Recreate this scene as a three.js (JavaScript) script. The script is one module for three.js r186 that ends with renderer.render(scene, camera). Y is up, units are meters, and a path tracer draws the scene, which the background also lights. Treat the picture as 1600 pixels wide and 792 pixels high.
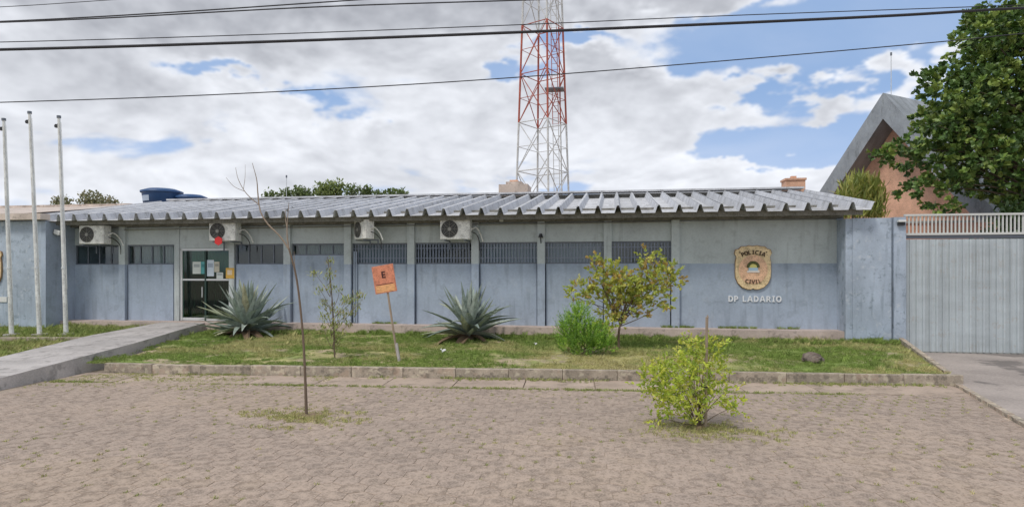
import * as THREE from 'three';
import { mergeGeometries } from 'three/addons/utils/BufferGeometryUtils.js';
import { RoundedBoxGeometry } from 'three/addons/geometries/RoundedBoxGeometry.js';
import { TextGeometry } from 'three/addons/geometries/TextGeometry.js';
import { FontLoader } from 'three/addons/loaders/FontLoader.js';

// ------------------------------------------------------------------ camera, sky, sun, exposure
const scene = new THREE.Scene();
const camera = new THREE.PerspectiveCamera(2 * Math.atan(396 / 1000) * 180 / Math.PI, 1600 / 792, 0.1, 2000);
camera.position.set(2.669, 2.0, 16.85);
camera.rotation.y = 9 * Math.PI / 180;
camera.setViewOffset(1600, 792, 0, -28, 1600, 792);           // shifted lens: verticals stay vertical
scene.add(camera);

const renderer = new THREE.WebGLRenderer({ antialias: true });
renderer.setSize(1024, 506);
renderer.toneMapping = THREE.LinearToneMapping;
renderer.toneMappingExposure = 1.2;
renderer.shadowMap.enabled = true;

const sun = new THREE.DirectionalLight(new THREE.Color(1.0, 0.95, 0.88), 1.5);
sun.position.set(-9, 26, 15);
sun.target.position.set(0, 0, 0);
sun.castShadow = true;
sun.shadow.radius = 20;
sun.shadow.mapSize.set(4096, 4096);
Object.assign(sun.shadow.camera, { left: -26, right: 26, top: 26, bottom: -26, near: 1, far: 90 });
scene.add(sun, sun.target);

// ------------------------------------------------------------------ random numbers and noise
let seed = 20240;
function rnd() { seed = (seed + 0x6D2B79F5) | 0; let t = Math.imul(seed ^ (seed >>> 15), 1 | seed); t = (t + Math.imul(t ^ (t >>> 7), 61 | t)) ^ t; return ((t ^ (t >>> 14)) >>> 0) / 4294967296; }
const rr = (a, b) => a + (b - a) * rnd();
const pick = (a) => a[Math.floor(rnd() * a.length)];
const lerp = (a, b, t) => a + (b - a) * t;
const clamp = (v, a = 0, b = 1) => Math.min(b, Math.max(a, v));
const smooth = (a, b, v) => { const t = clamp((v - a) / (b - a)); return t * t * (3 - 2 * t); };
const HASH = new Float32Array(65536); for (let i = 0; i < 65536; i++) HASH[i] = rnd() * 2 - 1;
function vnoise(x, y, wrap = 256) {                            // value noise, -1..1, tiles every «wrap» cells
  const xi = Math.floor(x), yi = Math.floor(y); let fx = x - xi, fy = y - yi;
  fx = fx * fx * fx * (fx * (fx * 6 - 15) + 10); fy = fy * fy * fy * (fy * (fy * 6 - 15) + 10);
  let x0, x1, y0, y1;
  if (wrap === 256) { x0 = xi & 255; x1 = (xi + 1) & 255; y0 = (yi & 255) << 8; y1 = ((yi + 1) & 255) << 8; }
  else { x0 = ((xi % wrap) + wrap) % wrap; x1 = x0 + 1 === wrap ? 0 : x0 + 1; y0 = ((yi % wrap) + wrap) % wrap; y1 = (y0 + 1 === wrap ? 0 : y0 + 1) << 8; y0 <<= 8; }
  const a = HASH[x0 + y0], b = HASH[x1 + y0], c = HASH[x0 + y1], d = HASH[x1 + y1];
  return a + (b - a) * fx + (c - a) * fy + (a - b - c + d) * fx * fy;
}
function fbm(x, y, oct = 5, wrap = 256, gain = 0.5) {
  let s = 0, a = 0.5, f = 1;
  for (let o = 0; o < oct; o++) { s += a * vnoise(x * f + o * 17, y * f + o * 29, Math.min(256, wrap * f)); a *= gain; f *= 2; }
  return s;
}

// ------------------------------------------------------------------ the sky: broken stratocumulus over blue, computed
{
  const W = 3072, Hh = 1536, data = new Float32Array(W * Hh * 4);
  // cover by direction (degrees from the view axis, elevation): negative = gap of blue, positive = cloud
  const banks = [
    [24.0, 17.4, 9, 2.6, -1.35], [34, 18.5, 8, 2.6, -1.0], [21.5, 18.8, 6, 1.6, -0.5], [23.4, 10.2, 4.6, 1.1, -1.1], [19.6, 9.3, 5, 0.6, -0.6], [29, 10.2, 3.5, 1.3, -0.9], [17.5, 20.8, 5, 1.0, -0.6], [7.6, 19.0, 3.4, 0.7, -1.0], [0.8, 17.4, 2.2, 1.0, -0.95], [4.5, 18.2, 2.4, 0.8, -0.5],
    [-24.6, 16.0, 2.6, 0.8, -0.95], [-19.4, 13.9, 2.2, 0.7, -0.55], [-15.8, 12.5, 1.6, 0.7, -0.45], 
    [14.4, 13.2, 6.6, 3.0, 1.0], [19.6, 14.6, 2.2, 1.5, 0.7], [25.8, 13.2, 2.6, 1.7, 1.15], [23.0, 12.0, 2.6, 1.0, 0.7], [31.5, 15.0, 3.2, 2.2, 1.0], [26.8, 11.6, 2.4, 0.8, 0.6], [10, 17.2, 5, 0.8, 0.5], [14, 7.5, 12, 0.9, 0.9], [27, 7.3, 4, 0.8, 0.8],
    [-26, 20.5, 17, 3.2, 0.55], [0, 21.6, 10, 1.6, 0.6], [-33, 13, 12, 3.0, 0.45], [-8, 13, 9, 3.4, 0.5], [-14, 8.5, 14, 2.4, 0.4],
  ];
  const yaw = 9 * Math.PI / 180;
  for (let j = 0; j < Hh; j++) {
    const el = ((j + 0.5) / Hh - 0.5) * Math.PI, eld = el * 180 / Math.PI, sy = Math.sin(el), cyl = Math.cos(el);
    for (let i = 0; i < W; i++) {
      const o = (j * W + i) * 4;
      if (el < -0.02) { data[o] = 0.30; data[o + 1] = 0.29; data[o + 2] = 0.27; data[o + 3] = 1; continue; }
      const ph = ((i + 0.5) / W - 0.5) * 2 * Math.PI, dx = Math.cos(ph) * cyl, dz = Math.sin(ph) * cyl;
      // azimuth from the view axis, to the right
      const vx = dx * Math.cos(yaw) - dz * Math.sin(yaw), vz = -(dx * Math.sin(yaw) + dz * Math.cos(yaw));
      const azd = Math.atan2(vx, vz) * 180 / Math.PI;
      const k = 1 / (Math.max(sy, 0) + 0.16), u = dx * k, v = dz * k;
      const wx = fbm(u * 1.1 + 7, v * 1.1, 3) * 0.5, wy = fbm(u * 1.1 + 31, v * 1.1 + 9, 3) * 0.5;
      const n = fbm(u * 1.7 + wx + 3.3, v * 1.7 + wy + 11, 7, 256, 0.54);
      // towers of cumulus are seen from the side low down: noise in azimuth and elevation
      const c = fbm(azd * 0.16 + 40 + wx * 1.5, eld * 0.42 + 10 + wy * 1.5, 6, 256, 0.53);
      const low = smooth(24, 6, eld);
      let cov = 0.42 + 0.55 * fbm(u * 0.5 + 19, v * 0.5 + 5, 2), near = 0;
      const wa = azd + 5.5 * fbm(azd * 0.17 + 3, eld * 0.42 + 70, 6, 256, 0.6), we = eld + 2.3 * fbm(azd * 0.17 + 60, eld * 0.45 + 20, 6, 256, 0.6);
      if (Math.abs(azd) < 75 && eld < 40) for (const b of banks) { const ex = (wa - b[0]) / b[2], ey = (we - b[1]) / b[3], q = ex * ex + ey * ey; if (q < 9) { const g = Math.exp(-q); cov += b[4] * g; near += g; } }
      const dens = cov * 0.8 + lerp(n, n * 0.45 + c * 0.85, low) * 0.9;
      const a = smooth(0.0, lerp(0.42, 0.38, low), dens + 0.03);
      const thick = smooth(0.2, 0.9, dens);
      const fine = fbm(azd * 0.5 + wx * 3, eld * 1.1 + wy * 3, 5, 256, 0.55);
      // thin edges pass the light and are white, thick cloud seen from below is grey
      const under = 0.25 + 0.75 * smooth(7, 22, eld);
      let br = lerp(0.73, 0.43, thick * under) + 0.12 * fine + 0.08 * smooth(10, 3, eld) + 0.24 * (c + 0.06) * low;
      br = clamp(br, 0.32, 0.88);
      const cr = br * 0.97 - 0.008, cg = br * 0.99, cb = br * 1.02 + 0.03;
      const t = smooth(0, 21, eld), br0 = lerp(0.44, 0.175, t), bg0 = lerp(0.56, 0.315, t), bb0 = lerp(0.78, 0.57, t);
      const haze = 0.06 + 0.24 * clamp(0.5 + n);
      data[o] = lerp(lerp(br0, 0.8, haze * 0.6), cr, a); data[o + 1] = lerp(lerp(bg0, 0.82, haze * 0.6), cg, a); data[o + 2] = lerp(lerp(bb0, 0.88, haze * 0.6), cb, a); data[o + 3] = 1;
    }
  }
  const sky = new THREE.DataTexture(data, W, Hh, THREE.RGBAFormat, THREE.FloatType);
  sky.mapping = THREE.EquirectangularReflectionMapping; sky.magFilter = THREE.LinearFilter; sky.minFilter = THREE.LinearFilter; sky.colorSpace = THREE.LinearSRGBColorSpace; sky.needsUpdate = true;
  scene.background = sky; scene.environment = sky;
}

// ------------------------------------------------------------------ textures: grain, stains, fibres (colour only)
const toS = (v) => { v = clamp(v); return Math.round(255 * (v <= 0.0031308 ? 12.92 * v : 1.055 * v ** (1 / 2.4) - 0.055)); };
function tex(w, h, fn, rx, ry) {                                // fn(u, v, x, y) gives linear r, g, b; rx, ry: metres that one tile covers
  const d = new Uint8Array(w * h * 4);
  for (let y = 0; y < h; y++) for (let x = 0; x < w; x++) { const c = fn(x / w, y / h, x, y), o = (y * w + x) * 4; d[o] = toS(c[0]); d[o + 1] = toS(c[1]); d[o + 2] = toS(c[2]); d[o + 3] = 255; }
  const t = new THREE.DataTexture(d, w, h, THREE.RGBAFormat);
  t.colorSpace = THREE.SRGBColorSpace; t.wrapS = t.wrapT = THREE.RepeatWrapping; t.magFilter = THREE.LinearFilter; t.minFilter = THREE.LinearMipmapLinearFilter; t.generateMipmaps = true;
  t.repeat.set(1 / rx, 1 / ry); t.needsUpdate = true; return t;
}
function bump(w, h, fn, rx, ry) { const t = tex(w, h, (u, v, x, y) => { const k = clamp(fn(u, v, x, y)); return [k, k, k]; }, rx, ry); t.colorSpace = THREE.NoColorSpace; return t; }
const mix3 = (a, b, t) => [lerp(a[0], b[0], t), lerp(a[1], b[1], t), lerp(a[2], b[2], t)];
const mul3 = (a, k) => [a[0] * k, a[1] * k, a[2] * k];
// plaster paint: blotches, drips, scuffs and mould with grain of its own
const paint = (base, dirt, worn, opt = {}) => (u, v) => {
  const { blot = 0.09, drip = 0.5, mould = 0.3, scuff = 0.25 } = opt;
  let c = mul3(base, 1 + blot * fbm(u * 8, v * 8, 5, 8) * 2 + 0.05 * vnoise(u * 200, v * 200, 200));
  const d = fbm(u * 48, v * 3, 4, 3) + 0.5 * fbm(u * 9 + 3, v * 9, 3, 9);
  c = mix3(c, dirt, drip * smooth(0.22, 0.65, d) * 0.5);
  const m = fbm(u * 26 + 5, v * 26 + 1, 5, 26, 0.72);
  c = mix3(c, dirt, mould * 0.6 * smooth(0.22, 0.7, m));
  const s = fbm(u * 30 + 9, v * 30 + 4, 5, 30, 0.65);
  return mix3(c, worn, scuff * 0.7 * smooth(0.3, 0.7, s));
};
const T = {};
T.blue = tex(512, 512, paint([0.372, 0.438, 0.53], [0.17, 0.195, 0.225], [0.50, 0.55, 0.60], { blot: 0.10, drip: 0.6, mould: 0.35, scuff: 0.3 }), 6.3, 6.3);
T.blueWorn = tex(512, 512, paint([0.40, 0.465, 0.55], [0.13, 0.17, 0.2], [0.60, 0.63, 0.66], { blot: 0.14, drip: 0.7, mould: 0.75, scuff: 0.6 }), 3.7, 3.7);
T.grey = tex(512, 512, paint([0.53, 0.575, 0.57], [0.28, 0.30, 0.29], [0.63, 0.66, 0.65], { blot: 0.09, drip: 0.9, mould: 0.4, scuff: 0.1 }), 5.1, 5.1);
T.fibre = tex(512, 512, (u, v) => {
  let c = mul3([0.545, 0.555, 0.58], 1 + 0.13 * fbm(u * 10, v * 10, 6, 10) * 2 + 0.10 * vnoise(u * 160, v * 160, 160));
  const m = fbm(u * 26, v * 9, 5, 9, 0.62); c = mix3(c, [0.24, 0.24, 0.23], 0.45 * smooth(0.2, 0.6, m));
  const l = fbm(u * 34 + 3, v * 34, 5, 34, 0.65); return mix3(c, [0.66, 0.66, 0.64], 0.4 * smooth(0.3, 0.5, l));
}, 2.9, 4.3);
T.concrete = tex(512, 512, (u, v) => {
  let c = mul3([0.47, 0.44, 0.42], 1 + 0.13 * fbm(u * 7, v * 7, 6, 7) * 2 + 0.12 * vnoise(u * 220, v * 220, 220));
  const m = fbm(u * 15 + 2, v * 15, 6, 15, 0.62); c = mix3(c, [0.20, 0.185, 0.17], 0.5 * smooth(0.2, 0.5, m));
  return mix3(c, [0.5, 0.46, 0.42], 0.35 * smooth(0.28, 0.5, fbm(u * 21 + 8, v * 21, 5, 21, 0.6)));
}, 3.1, 3.1);
T.kerb = tex(512, 256, (u, v) => {
  let c = mul3([0.40, 0.34, 0.27], 1 + 0.2 * fbm(u * 12, v * 6, 5, 6) * 2 + 0.15 * vnoise(u * 240, v * 120, 120));
  const m = fbm(u * 26 + 2, v * 13, 6, 13, 0.64); c = mix3(c, [0.13, 0.115, 0.09], 0.6 * smooth(0.05, 0.5, m));
  const r = fbm(u * 14 + 7, v * 7, 4, 7); c = mix3(c, [0.42, 0.28, 0.20], 0.35 * smooth(0.16, 0.45, r));
  return mix3(c, [0.62, 0.56, 0.42], 0.6 * smooth(0.2, 0.45, fbm(u * 30 + 4, v * 15, 5, 15, 0.6)));
}, 2.6, 1.3);
T.paver = tex(512, 512, (u, v) => {
  let c = mul3([1, 1, 1], 0.86 + 0.17 * fbm(u * 8, v * 8, 6, 8) * 2 + 0.2 * vnoise(u * 64, v * 64, 64) + 0.12 * vnoise(u * 128 + 7, v * 128, 128));
  const m = fbm(u * 16 + 2, v * 16, 5, 16, 0.64); return mix3(c, [0.50, 0.48, 0.46], 0.6 * smooth(0.22, 0.5, m));
}, 0.9, 0.9);
T.sand = tex(512, 512, (u, v) => {
  let c = mul3([0.43, 0.35, 0.28], 1 + 0.2 * fbm(u * 9, v * 9, 6, 9) * 2 + 0.2 * vnoise(u * 250, v * 250, 250));
  return mix3(c, [0.22, 0.19, 0.12], 0.5 * smooth(0.15, 0.45, fbm(u * 19 + 3, v * 19, 6, 19, 0.6)));
}, 4, 4);
T.asphalt = tex(512, 512, (u, v) => mul3([0.085, 0.08, 0.075], 1 + 0.3 * fbm(u * 6, v * 6, 5, 6) + 0.5 * vnoise(u * 128, v * 128, 128)), 3, 3);
T.drive = tex(512, 512, (u, v) => {
  let c = mul3([0.38, 0.33, 0.298], 1 + 0.16 * fbm(u * 6, v * 6, 6, 6) * 2 + 0.12 * vnoise(u * 220, v * 220, 220));
  return mix3(c, [0.14, 0.125, 0.115], 0.75 * smooth(0.2, 0.42, fbm(u * 5 + 2.4, v * 5 + 1.2, 6, 5, 0.58)));
}, 5, 5);
T.gate = tex(512, 256, (u, v) => {
  let c = mul3([0.50, 0.55, 0.57], 1 + 0.06 * fbm(u * 12, v * 12, 5, 12) * 2 + 0.04 * vnoise(u * 200, v * 100, 100));
  c = mix3(c, [0.40, 0.42, 0.41], 0.4 * smooth(0.16, 0.5, fbm(u * 64, v * 2, 5, 2)));
  return mix3(c, [0.42, 0.36, 0.30], 0.3 * smooth(0.36, 0.6, fbm(u * 34, v * 17, 5, 17, 0.64)));
}, 4.2, 2.1);
T.brick = tex(512, 512, (u, v) => mul3([0.74, 0.45, 0.31], 1 + 0.13 * fbm(u * 10, v * 10, 5, 10) * 2 + 0.14 * vnoise(u * 100, v * 200, 100)), 3, 3);
T.wood = tex(256, 256, (u, v) => mul3([0.34, 0.26, 0.19], 1 + 0.35 * fbm(u * 24, v * 2, 4, 2) + 0.2 * vnoise(u * 64, v * 8, 8)), 0.3, 1.2);
T.rough = bump(512, 512, (u, v) => 0.5 + 0.5 * fbm(u * 24, v * 24, 5, 24, 0.6), 1.1, 1.1);
const lawnColour = (x, z) => {                                  // bare earth, dry straw and green, by place
  const g = fbm(x * 0.55 + 40, z * 0.8 + 13, 5, 256, 0.55), e = fbm(x * 1.3 + 80, z * 1.7 + 5, 5, 256, 0.6);
  return { bare: smooth(0.02, 0.34, e + 0.24 * smooth(2.6, 4.8, z) - 0.13), dry: smooth(-0.16, 0.36, g + 0.26 * smooth(1.0, 4.4, z) + 0.10 * smooth(1, 8, x) - 0.2) };
};
T.lawn = tex(512, 256, (u, v) => {
  const x = -16 + u * 28, z = v * 12, L = lawnColour(x, z);
  let c = mix3([0.19, 0.255, 0.06], [0.40, 0.365, 0.165], L.dry); c = mix3(c, [0.43, 0.34, 0.24], L.bare * 0.8);
  return mul3(c, 1 + 0.4 * fbm(u * 170, v * 80, 4, 80, 0.6) + 0.25 * vnoise(u * 240, v * 120, 120));
}, 28, 12);

const M = {};
const std = (o) => new THREE.MeshStandardMaterial(o);
const C = (r, g, b) => new THREE.Color().setRGB(r, g, b);
M.blue = std({ map: T.blue, roughness: 0.82, bumpMap: T.rough, bumpScale: 0.003 });
M.blueWorn = std({ map: T.blueWorn, roughness: 0.85, bumpMap: T.rough, bumpScale: 0.004 });
M.grey = std({ map: T.grey, roughness: 0.85, bumpMap: T.rough, bumpScale: 0.002 });
M.fibre = [0.92, 1.0, 1.06].map((k) => std({ map: T.fibre, color: C(k, k, k), roughness: 0.9, bumpMap: T.rough, bumpScale: 0.002 }));
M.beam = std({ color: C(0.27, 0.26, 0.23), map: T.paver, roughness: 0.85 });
M.concrete = std({ map: T.concrete, roughness: 0.92, bumpMap: T.rough, bumpScale: 0.004 });
M.plinth = std({ map: T.concrete, color: C(1.15, 1.0, 0.93), roughness: 0.92, bumpMap: T.rough, bumpScale: 0.004 });
M.kerb = [0.9, 0.97, 1.04].map((k) => std({ map: T.kerb, color: C(k, k, k), roughness: 0.95, bumpMap: T.rough, bumpScale: 0.006 }));
M.sand = std({ map: T.sand, roughness: 1 });
M.asphalt = std({ map: T.asphalt, roughness: 0.95 });
M.drive = std({ map: T.drive, roughness: 0.9, bumpMap: T.rough, bumpScale: 0.003 });
M.lawn = std({ map: T.lawn, roughness: 1 });
M.gate = [0.93, 1.0, 1.06].map((k) => std({ map: T.gate, color: C(k, k, k), roughness: 0.55, metalness: 0.15 }));
M.gateFrame = std({ color: C(0.36, 0.38, 0.36), roughness: 0.6, metalness: 0.2 });
M.gateBar = std({ color: C(0.62, 0.63, 0.60), roughness: 0.55 });
M.brick = std({ map: T.brick, roughness: 0.92 });
M.slate = std({ map: T.fibre, color: C(0.55, 0.59, 0.61), roughness: 0.85 });
M.wood = std({ map: T.wood, roughness: 0.9 });
M.white = std({ color: C(0.72, 0.72, 0.70), roughness: 0.5 });
M.alu = std({ color: C(0.66, 0.68, 0.68), roughness: 0.4, metalness: 0.3 });
M.acWhite = std({ map: T.paver, color: C(0.95, 0.94, 0.88), roughness: 0.5 });
M.dark = std({ color: C(0.035, 0.035, 0.037), roughness: 0.6 });
M.darkGreen = std({ color: C(0.02, 0.05, 0.04), roughness: 0.5 });
M.winFrame = std({ color: C(0.16, 0.18, 0.21), roughness: 0.5, metalness: 0.2 });
M.winBar = std({ color: C(0.25, 0.285, 0.36), roughness: 0.6 });
M.glass = new THREE.MeshPhysicalMaterial({ color: C(0.80, 0.86, 0.85), transmission: 1, thickness: 0, roughness: 0.04, ior: 1.5 });
M.glassDoor = new THREE.MeshPhysicalMaterial({ color: C(0.42, 0.68, 0.58), transmission: 1, thickness: 0, roughness: 0.04, ior: 1.5 });
M.curtain = std({ color: C(0.36, 0.50, 0.46), roughness: 0.95, side: THREE.DoubleSide });
M.room = std({ color: C(0.30, 0.31, 0.30), roughness: 0.95 });
M.wire = std({ color: C(0.03, 0.03, 0.035), roughness: 0.7 });
M.pole = std({ map: T.paver, color: C(0.86, 0.87, 0.84), roughness: 0.5 });
M.red = std({ color: C(0.66, 0.03, 0.03), roughness: 0.5 });
M.tank = std({ color: C(0.03, 0.085, 0.21), roughness: 0.45 });
M.beige = std({ map: T.concrete, color: C(1.25, 1.14, 1.05), roughness: 0.95 });
M.bark = std({ map: T.wood, color: C(0.48, 0.46, 0.45), roughness: 0.95, bumpMap: T.rough, bumpScale: 0.004 });
M.barkDark = std({ map: T.wood, color: C(0.3, 0.29, 0.28), roughness: 0.95 });
M.barkPale = std({ map: T.wood, color: C(0.95, 0.98, 1.0), roughness: 0.95, bumpMap: T.rough, bumpScale: 0.004 });
M.stone = std({ map: T.kerb, color: C(0.4, 0.38, 0.4), roughness: 0.95, bumpMap: T.rough, bumpScale: 0.02 });
M.black = std({ color: C(0.02, 0.02, 0.02), roughness: 0.7 });
M.leaf = new THREE.MeshPhysicalMaterial({ color: C(1, 1, 1), transmission: 0.4, thickness: 0, roughness: 0.75, side: THREE.DoubleSide });
M.leafGloss = new THREE.MeshPhysicalMaterial({ color: C(1, 1, 1), transmission: 0.22, thickness: 0, roughness: 0.5, side: THREE.DoubleSide });
M.blade = std({ color: C(1, 1, 1), roughness: 0.9, side: THREE.DoubleSide });

// ------------------------------------------------------------------ building helpers
const taken = {};
function numbered(n) { const k = taken[n] = (taken[n] ?? -1) + 1; return k ? n + '_' + String(k).padStart(3, '0') : n; }
function finish(o) { o.traverse((m) => { if (m.isMesh) { m.castShadow = true; m.receiveShadow = true; } }); return o; }
function thing(name, label, category, pos = [0, 0, 0], turn = 0, group) {
  const o = new THREE.Group(); o.name = numbered(name); o.position.set(...pos); o.rotation.y = turn; o.userData = { label, category }; if (group) o.userData.group = group; scene.add(o); return o;
}
function structure(name, geo, mat, pos = [0, 0, 0]) { const o = geo ? new THREE.Mesh(geo, mat) : new THREE.Group(); o.name = numbered(name); o.position.set(...pos); o.userData.kind = 'structure'; scene.add(o); return o; }
function part(parent, name, geo, mat, pos, rot) { const m = new THREE.Mesh(geo, mat); m.name = name; if (pos) m.position.set(...pos); if (rot) m.rotation.set(...rot); parent.add(m); return m; }
function uvMetres(g, ox = 0, oy = 0) {                          // box-projected uv in metres of the geometry's own space
  const n = g.index ? g.toNonIndexed() : g; n.computeVertexNormals();
  const p = n.attributes.position, q = n.attributes.normal, uv = new Float32Array(p.count * 2);
  for (let i = 0; i < p.count; i += 3) {
    let ax = 0, ay = 0, az = 0; for (let k = 0; k < 3; k++) { ax += Math.abs(q.getX(i + k)); ay += Math.abs(q.getY(i + k)); az += Math.abs(q.getZ(i + k)); }
    for (let k = 0; k < 3; k++) { const x = p.getX(i + k), y = p.getY(i + k), z = p.getZ(i + k); const [a, b] = az >= ax && az >= ay ? [x, y] : ay >= ax ? [x, z] : [z, y]; uv[2 * (i + k)] = a + ox; uv[2 * (i + k) + 1] = b + oy; }
  }
  n.setAttribute('uv', new THREE.BufferAttribute(uv, 2)); return n;
}
const box = (x0, x1, y0, y1, z0, z1) => { const g = new THREE.BoxGeometry(x1 - x0, y1 - y0, z1 - z0); g.translate((x0 + x1) / 2, (y0 + y1) / 2, (z0 + z1) / 2); return uvMetres(g); };
const rbox = (w, h, d, r = 0.01, s = 2) => { const g = new RoundedBoxGeometry(w, h, d, s, r); return g; };
function tube(pts, radii, seg = 8, sides = 6) {                 // tapered tube along points
  const curve = new THREE.CatmullRomCurve3(pts.map((p) => new THREE.Vector3(...p)));
  const n = Math.max(seg, pts.length - 1), fr = curve.computeFrenetFrames(n, false), pos = [], uv = [], idx = [];
  for (let i = 0; i <= n; i++) {
    const t = i / n, c = curve.getPoint(t), f = t * (radii.length - 1), k = Math.min(radii.length - 2, Math.floor(f)), r = lerp(radii[k], radii[k + 1], f - k);
    for (let j = 0; j <= sides; j++) { const a = j / sides * 2 * Math.PI, v = fr.normals[i].clone().multiplyScalar(Math.cos(a) * r).addScaledVector(fr.binormals[i], Math.sin(a) * r).add(c); pos.push(v.x, v.y, v.z); uv.push(j / sides * 0.3, t * 2); }
  }
  for (let i = 0; i < n; i++) for (let j = 0; j < sides; j++) { const a = i * (sides + 1) + j, b = a + sides + 1; idx.push(a, a + 1, b, b, a + 1, b + 1); }
  for (const [ring, flip] of [[0, true], [n, false]]) { const c = pos.length / 3, p = curve.getPoint(ring / n); pos.push(p.x, p.y, p.z); uv.push(0.5, 0.5); for (let j = 0; j < sides; j++) { const a = ring * (sides + 1) + j; if (flip) idx.push(c, a + 1, a); else idx.push(c, a, a + 1); } }
  const g = new THREE.BufferGeometry(); g.setAttribute('position', new THREE.Float32BufferAttribute(pos, 3)); g.setAttribute('uv', new THREE.Float32BufferAttribute(uv, 2)); g.setIndex(idx); g.computeVertexNormals(); return g;
}
function bar(a, b, r, sides = 6) {                              // straight rod between two points
  const A = new THREE.Vector3(...a), Bv = new THREE.Vector3(...b), d = Bv.clone().sub(A), g = new THREE.CylinderGeometry(r, r, d.length(), sides);
  g.applyQuaternion(new THREE.Quaternion().setFromUnitVectors(new THREE.Vector3(0, 1, 0), d.clone().normalize())); g.translate(...A.add(Bv).multiplyScalar(0.5).toArray()); return g;
}
function sheet(rows) {                                          // rows of [x,y,z] points -> a surface, uv = x, z in metres
  const pos = [], uv = [], idx = [], w = rows[0].length;
  for (const r of rows) for (const p of r) { pos.push(...p); uv.push(p[0], p[2]); }
  for (let i = 0; i < rows.length - 1; i++) for (let j = 0; j < w - 1; j++) { const a = i * w + j, b = a + w; idx.push(a, b, a + 1, a + 1, b, b + 1); }
  const g = new THREE.BufferGeometry(); g.setAttribute('position', new THREE.Float32BufferAttribute(pos, 3)); g.setAttribute('uv', new THREE.Float32BufferAttribute(uv, 2)); g.setIndex(idx); g.computeVertexNormals(); return g;
}
function extrude(points, depth, bevel = 0) {                    // outline [x, y] pushed out along +z
  const s = new THREE.Shape(points.map((p) => new THREE.Vector2(...p)));
  return uvMetres(new THREE.ExtrudeGeometry(s, { depth, bevelEnabled: bevel > 0, bevelThickness: bevel, bevelSize: bevel, bevelSegments: 2, curveSegments: 10 }));
}
// leaves ---------------------------------------------------------------------
function leafGeo(w, l, fold = 0.15) {                           // a leaf lying along +y, folded on its rib, base at the origin
  const p = [], i = [], n = [0, 0.3, 0.65, 1], h = [0.06, 0.42, 0.5, 0.02];
  n.forEach((t, k) => { const ww = w * h[k], z = -0.18 * l * t * t; p.push(-ww, l * t, z + ww * fold * 2, 0, l * t, z, ww, l * t, z + ww * fold * 2); });
  for (let k = 0; k < 3; k++) { const a = k * 3; i.push(a, a + 1, a + 3, a + 1, a + 4, a + 3, a + 1, a + 2, a + 4, a + 2, a + 5, a + 4); }
  const g = new THREE.BufferGeometry(); g.setAttribute('position', new THREE.Float32BufferAttribute(p, 3)); g.setIndex(i); g.computeVertexNormals(); return g;
}
const Q = new THREE.Quaternion(), V = new THREE.Vector3(), SC = new THREE.Vector3(), MM = new THREE.Matrix4(), EU = new THREE.Euler(), CO = new THREE.Color();
function scatter(parent, name, geo, mat, items) {               // items: [x, y, z, rx, ry, rz, scale, r, g, b]
  const m = new THREE.InstancedMesh(geo, mat, items.length); m.name = name; m.userData.kind = 'stuff';
  items.forEach((t, k) => { if (t[3].isQuaternion) Q.copy(t[3]); else Q.setFromEuler(EU.set(t[3], t[4], t[5], 'YXZ')); m.setMatrixAt(k, MM.compose(V.set(t[0], t[1], t[2]), Q, SC.setScalar(t[6]))); m.setColorAt(k, CO.setRGB(t[7], t[8], t[9])); });
  parent.add(m); return m;
}
function blobLeaves(blobs, perM2, palette, size, shell = 0.5, depth = 1) {  // blobs: [x, y, z, r]
  const out = [];
  for (const [bx, by, bz, r] of blobs) {
    const n = Math.max(4, Math.round(perM2 * r * r));
    for (let k = 0; k < n; k++) {
      const th = rr(0, 2 * Math.PI), cz = rr(-1, 1), sz = Math.sqrt(1 - cz * cz), q = r * Math.pow(rnd(), shell) * rr(0.8, 1.12);
      const c = pick(palette), j = rr(0.75, 1.25);
      out.push([bx + q * sz * Math.cos(th), by + q * cz * 0.92, bz + q * sz * Math.sin(th) * depth, rr(0.2, 1.9), rr(0, 6.28), rr(-0.7, 0.7), size * rr(0.65, 1.3), c[0] * j, c[1] * j * rr(0.93, 1.07), c[2] * j]);
    }
  }
  return out;
}

const UP = new THREE.Vector3(0, 1, 0);
function sprays(blobs, perR2, leaves, len, palette, size, lift = 0.5, spread = 0.9) {   // leaves set along short twigs that point outwards from each clump
  const out = [], d = new THREE.Vector3(), ax = new THREE.Vector3(), c = new THREE.Vector3();
  for (const [bx, by, bz, r] of blobs) {
    const n = Math.max(3, Math.round(perR2 * r * r));
    for (let k = 0; k < n; k++) {
      d.set(rr(-1, 1), rr(-1, 1), rr(-1, 1)).normalize(); c.copy(d).multiplyScalar(r * Math.pow(rnd(), 0.45));
      d.addScaledVector(UP, lift).add(ax.set(rr(-0.4, 0.4), rr(-0.4, 0.4), rr(-0.4, 0.4))).normalize();
      const col = pick(palette), j0 = rr(0.8, 1.2), L = len * rr(0.6, 1.25);
      for (let q = 0; q < leaves; q++) {
        const t = (q + rnd()) / leaves; ax.set(rr(-1, 1), rr(-0.7, 0.7), rr(-1, 1)).multiplyScalar(spread).addScaledVector(d, 0.75).normalize();
        const qt = new THREE.Quaternion().setFromUnitVectors(UP, ax).multiply(new THREE.Quaternion().setFromAxisAngle(UP, rr(0, 6.28))), j = j0 * rr(0.85, 1.15);
        out.push([bx + c.x + d.x * L * t, by + c.y * 0.92 + d.y * L * t, bz + c.z + d.z * L * t, qt, 0, 0, size * rr(0.65, 1.25) * (1.1 - 0.35 * t), col[0] * j, col[1] * j, col[2] * j]);
      }
    }
  }
  return out;
}

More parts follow.
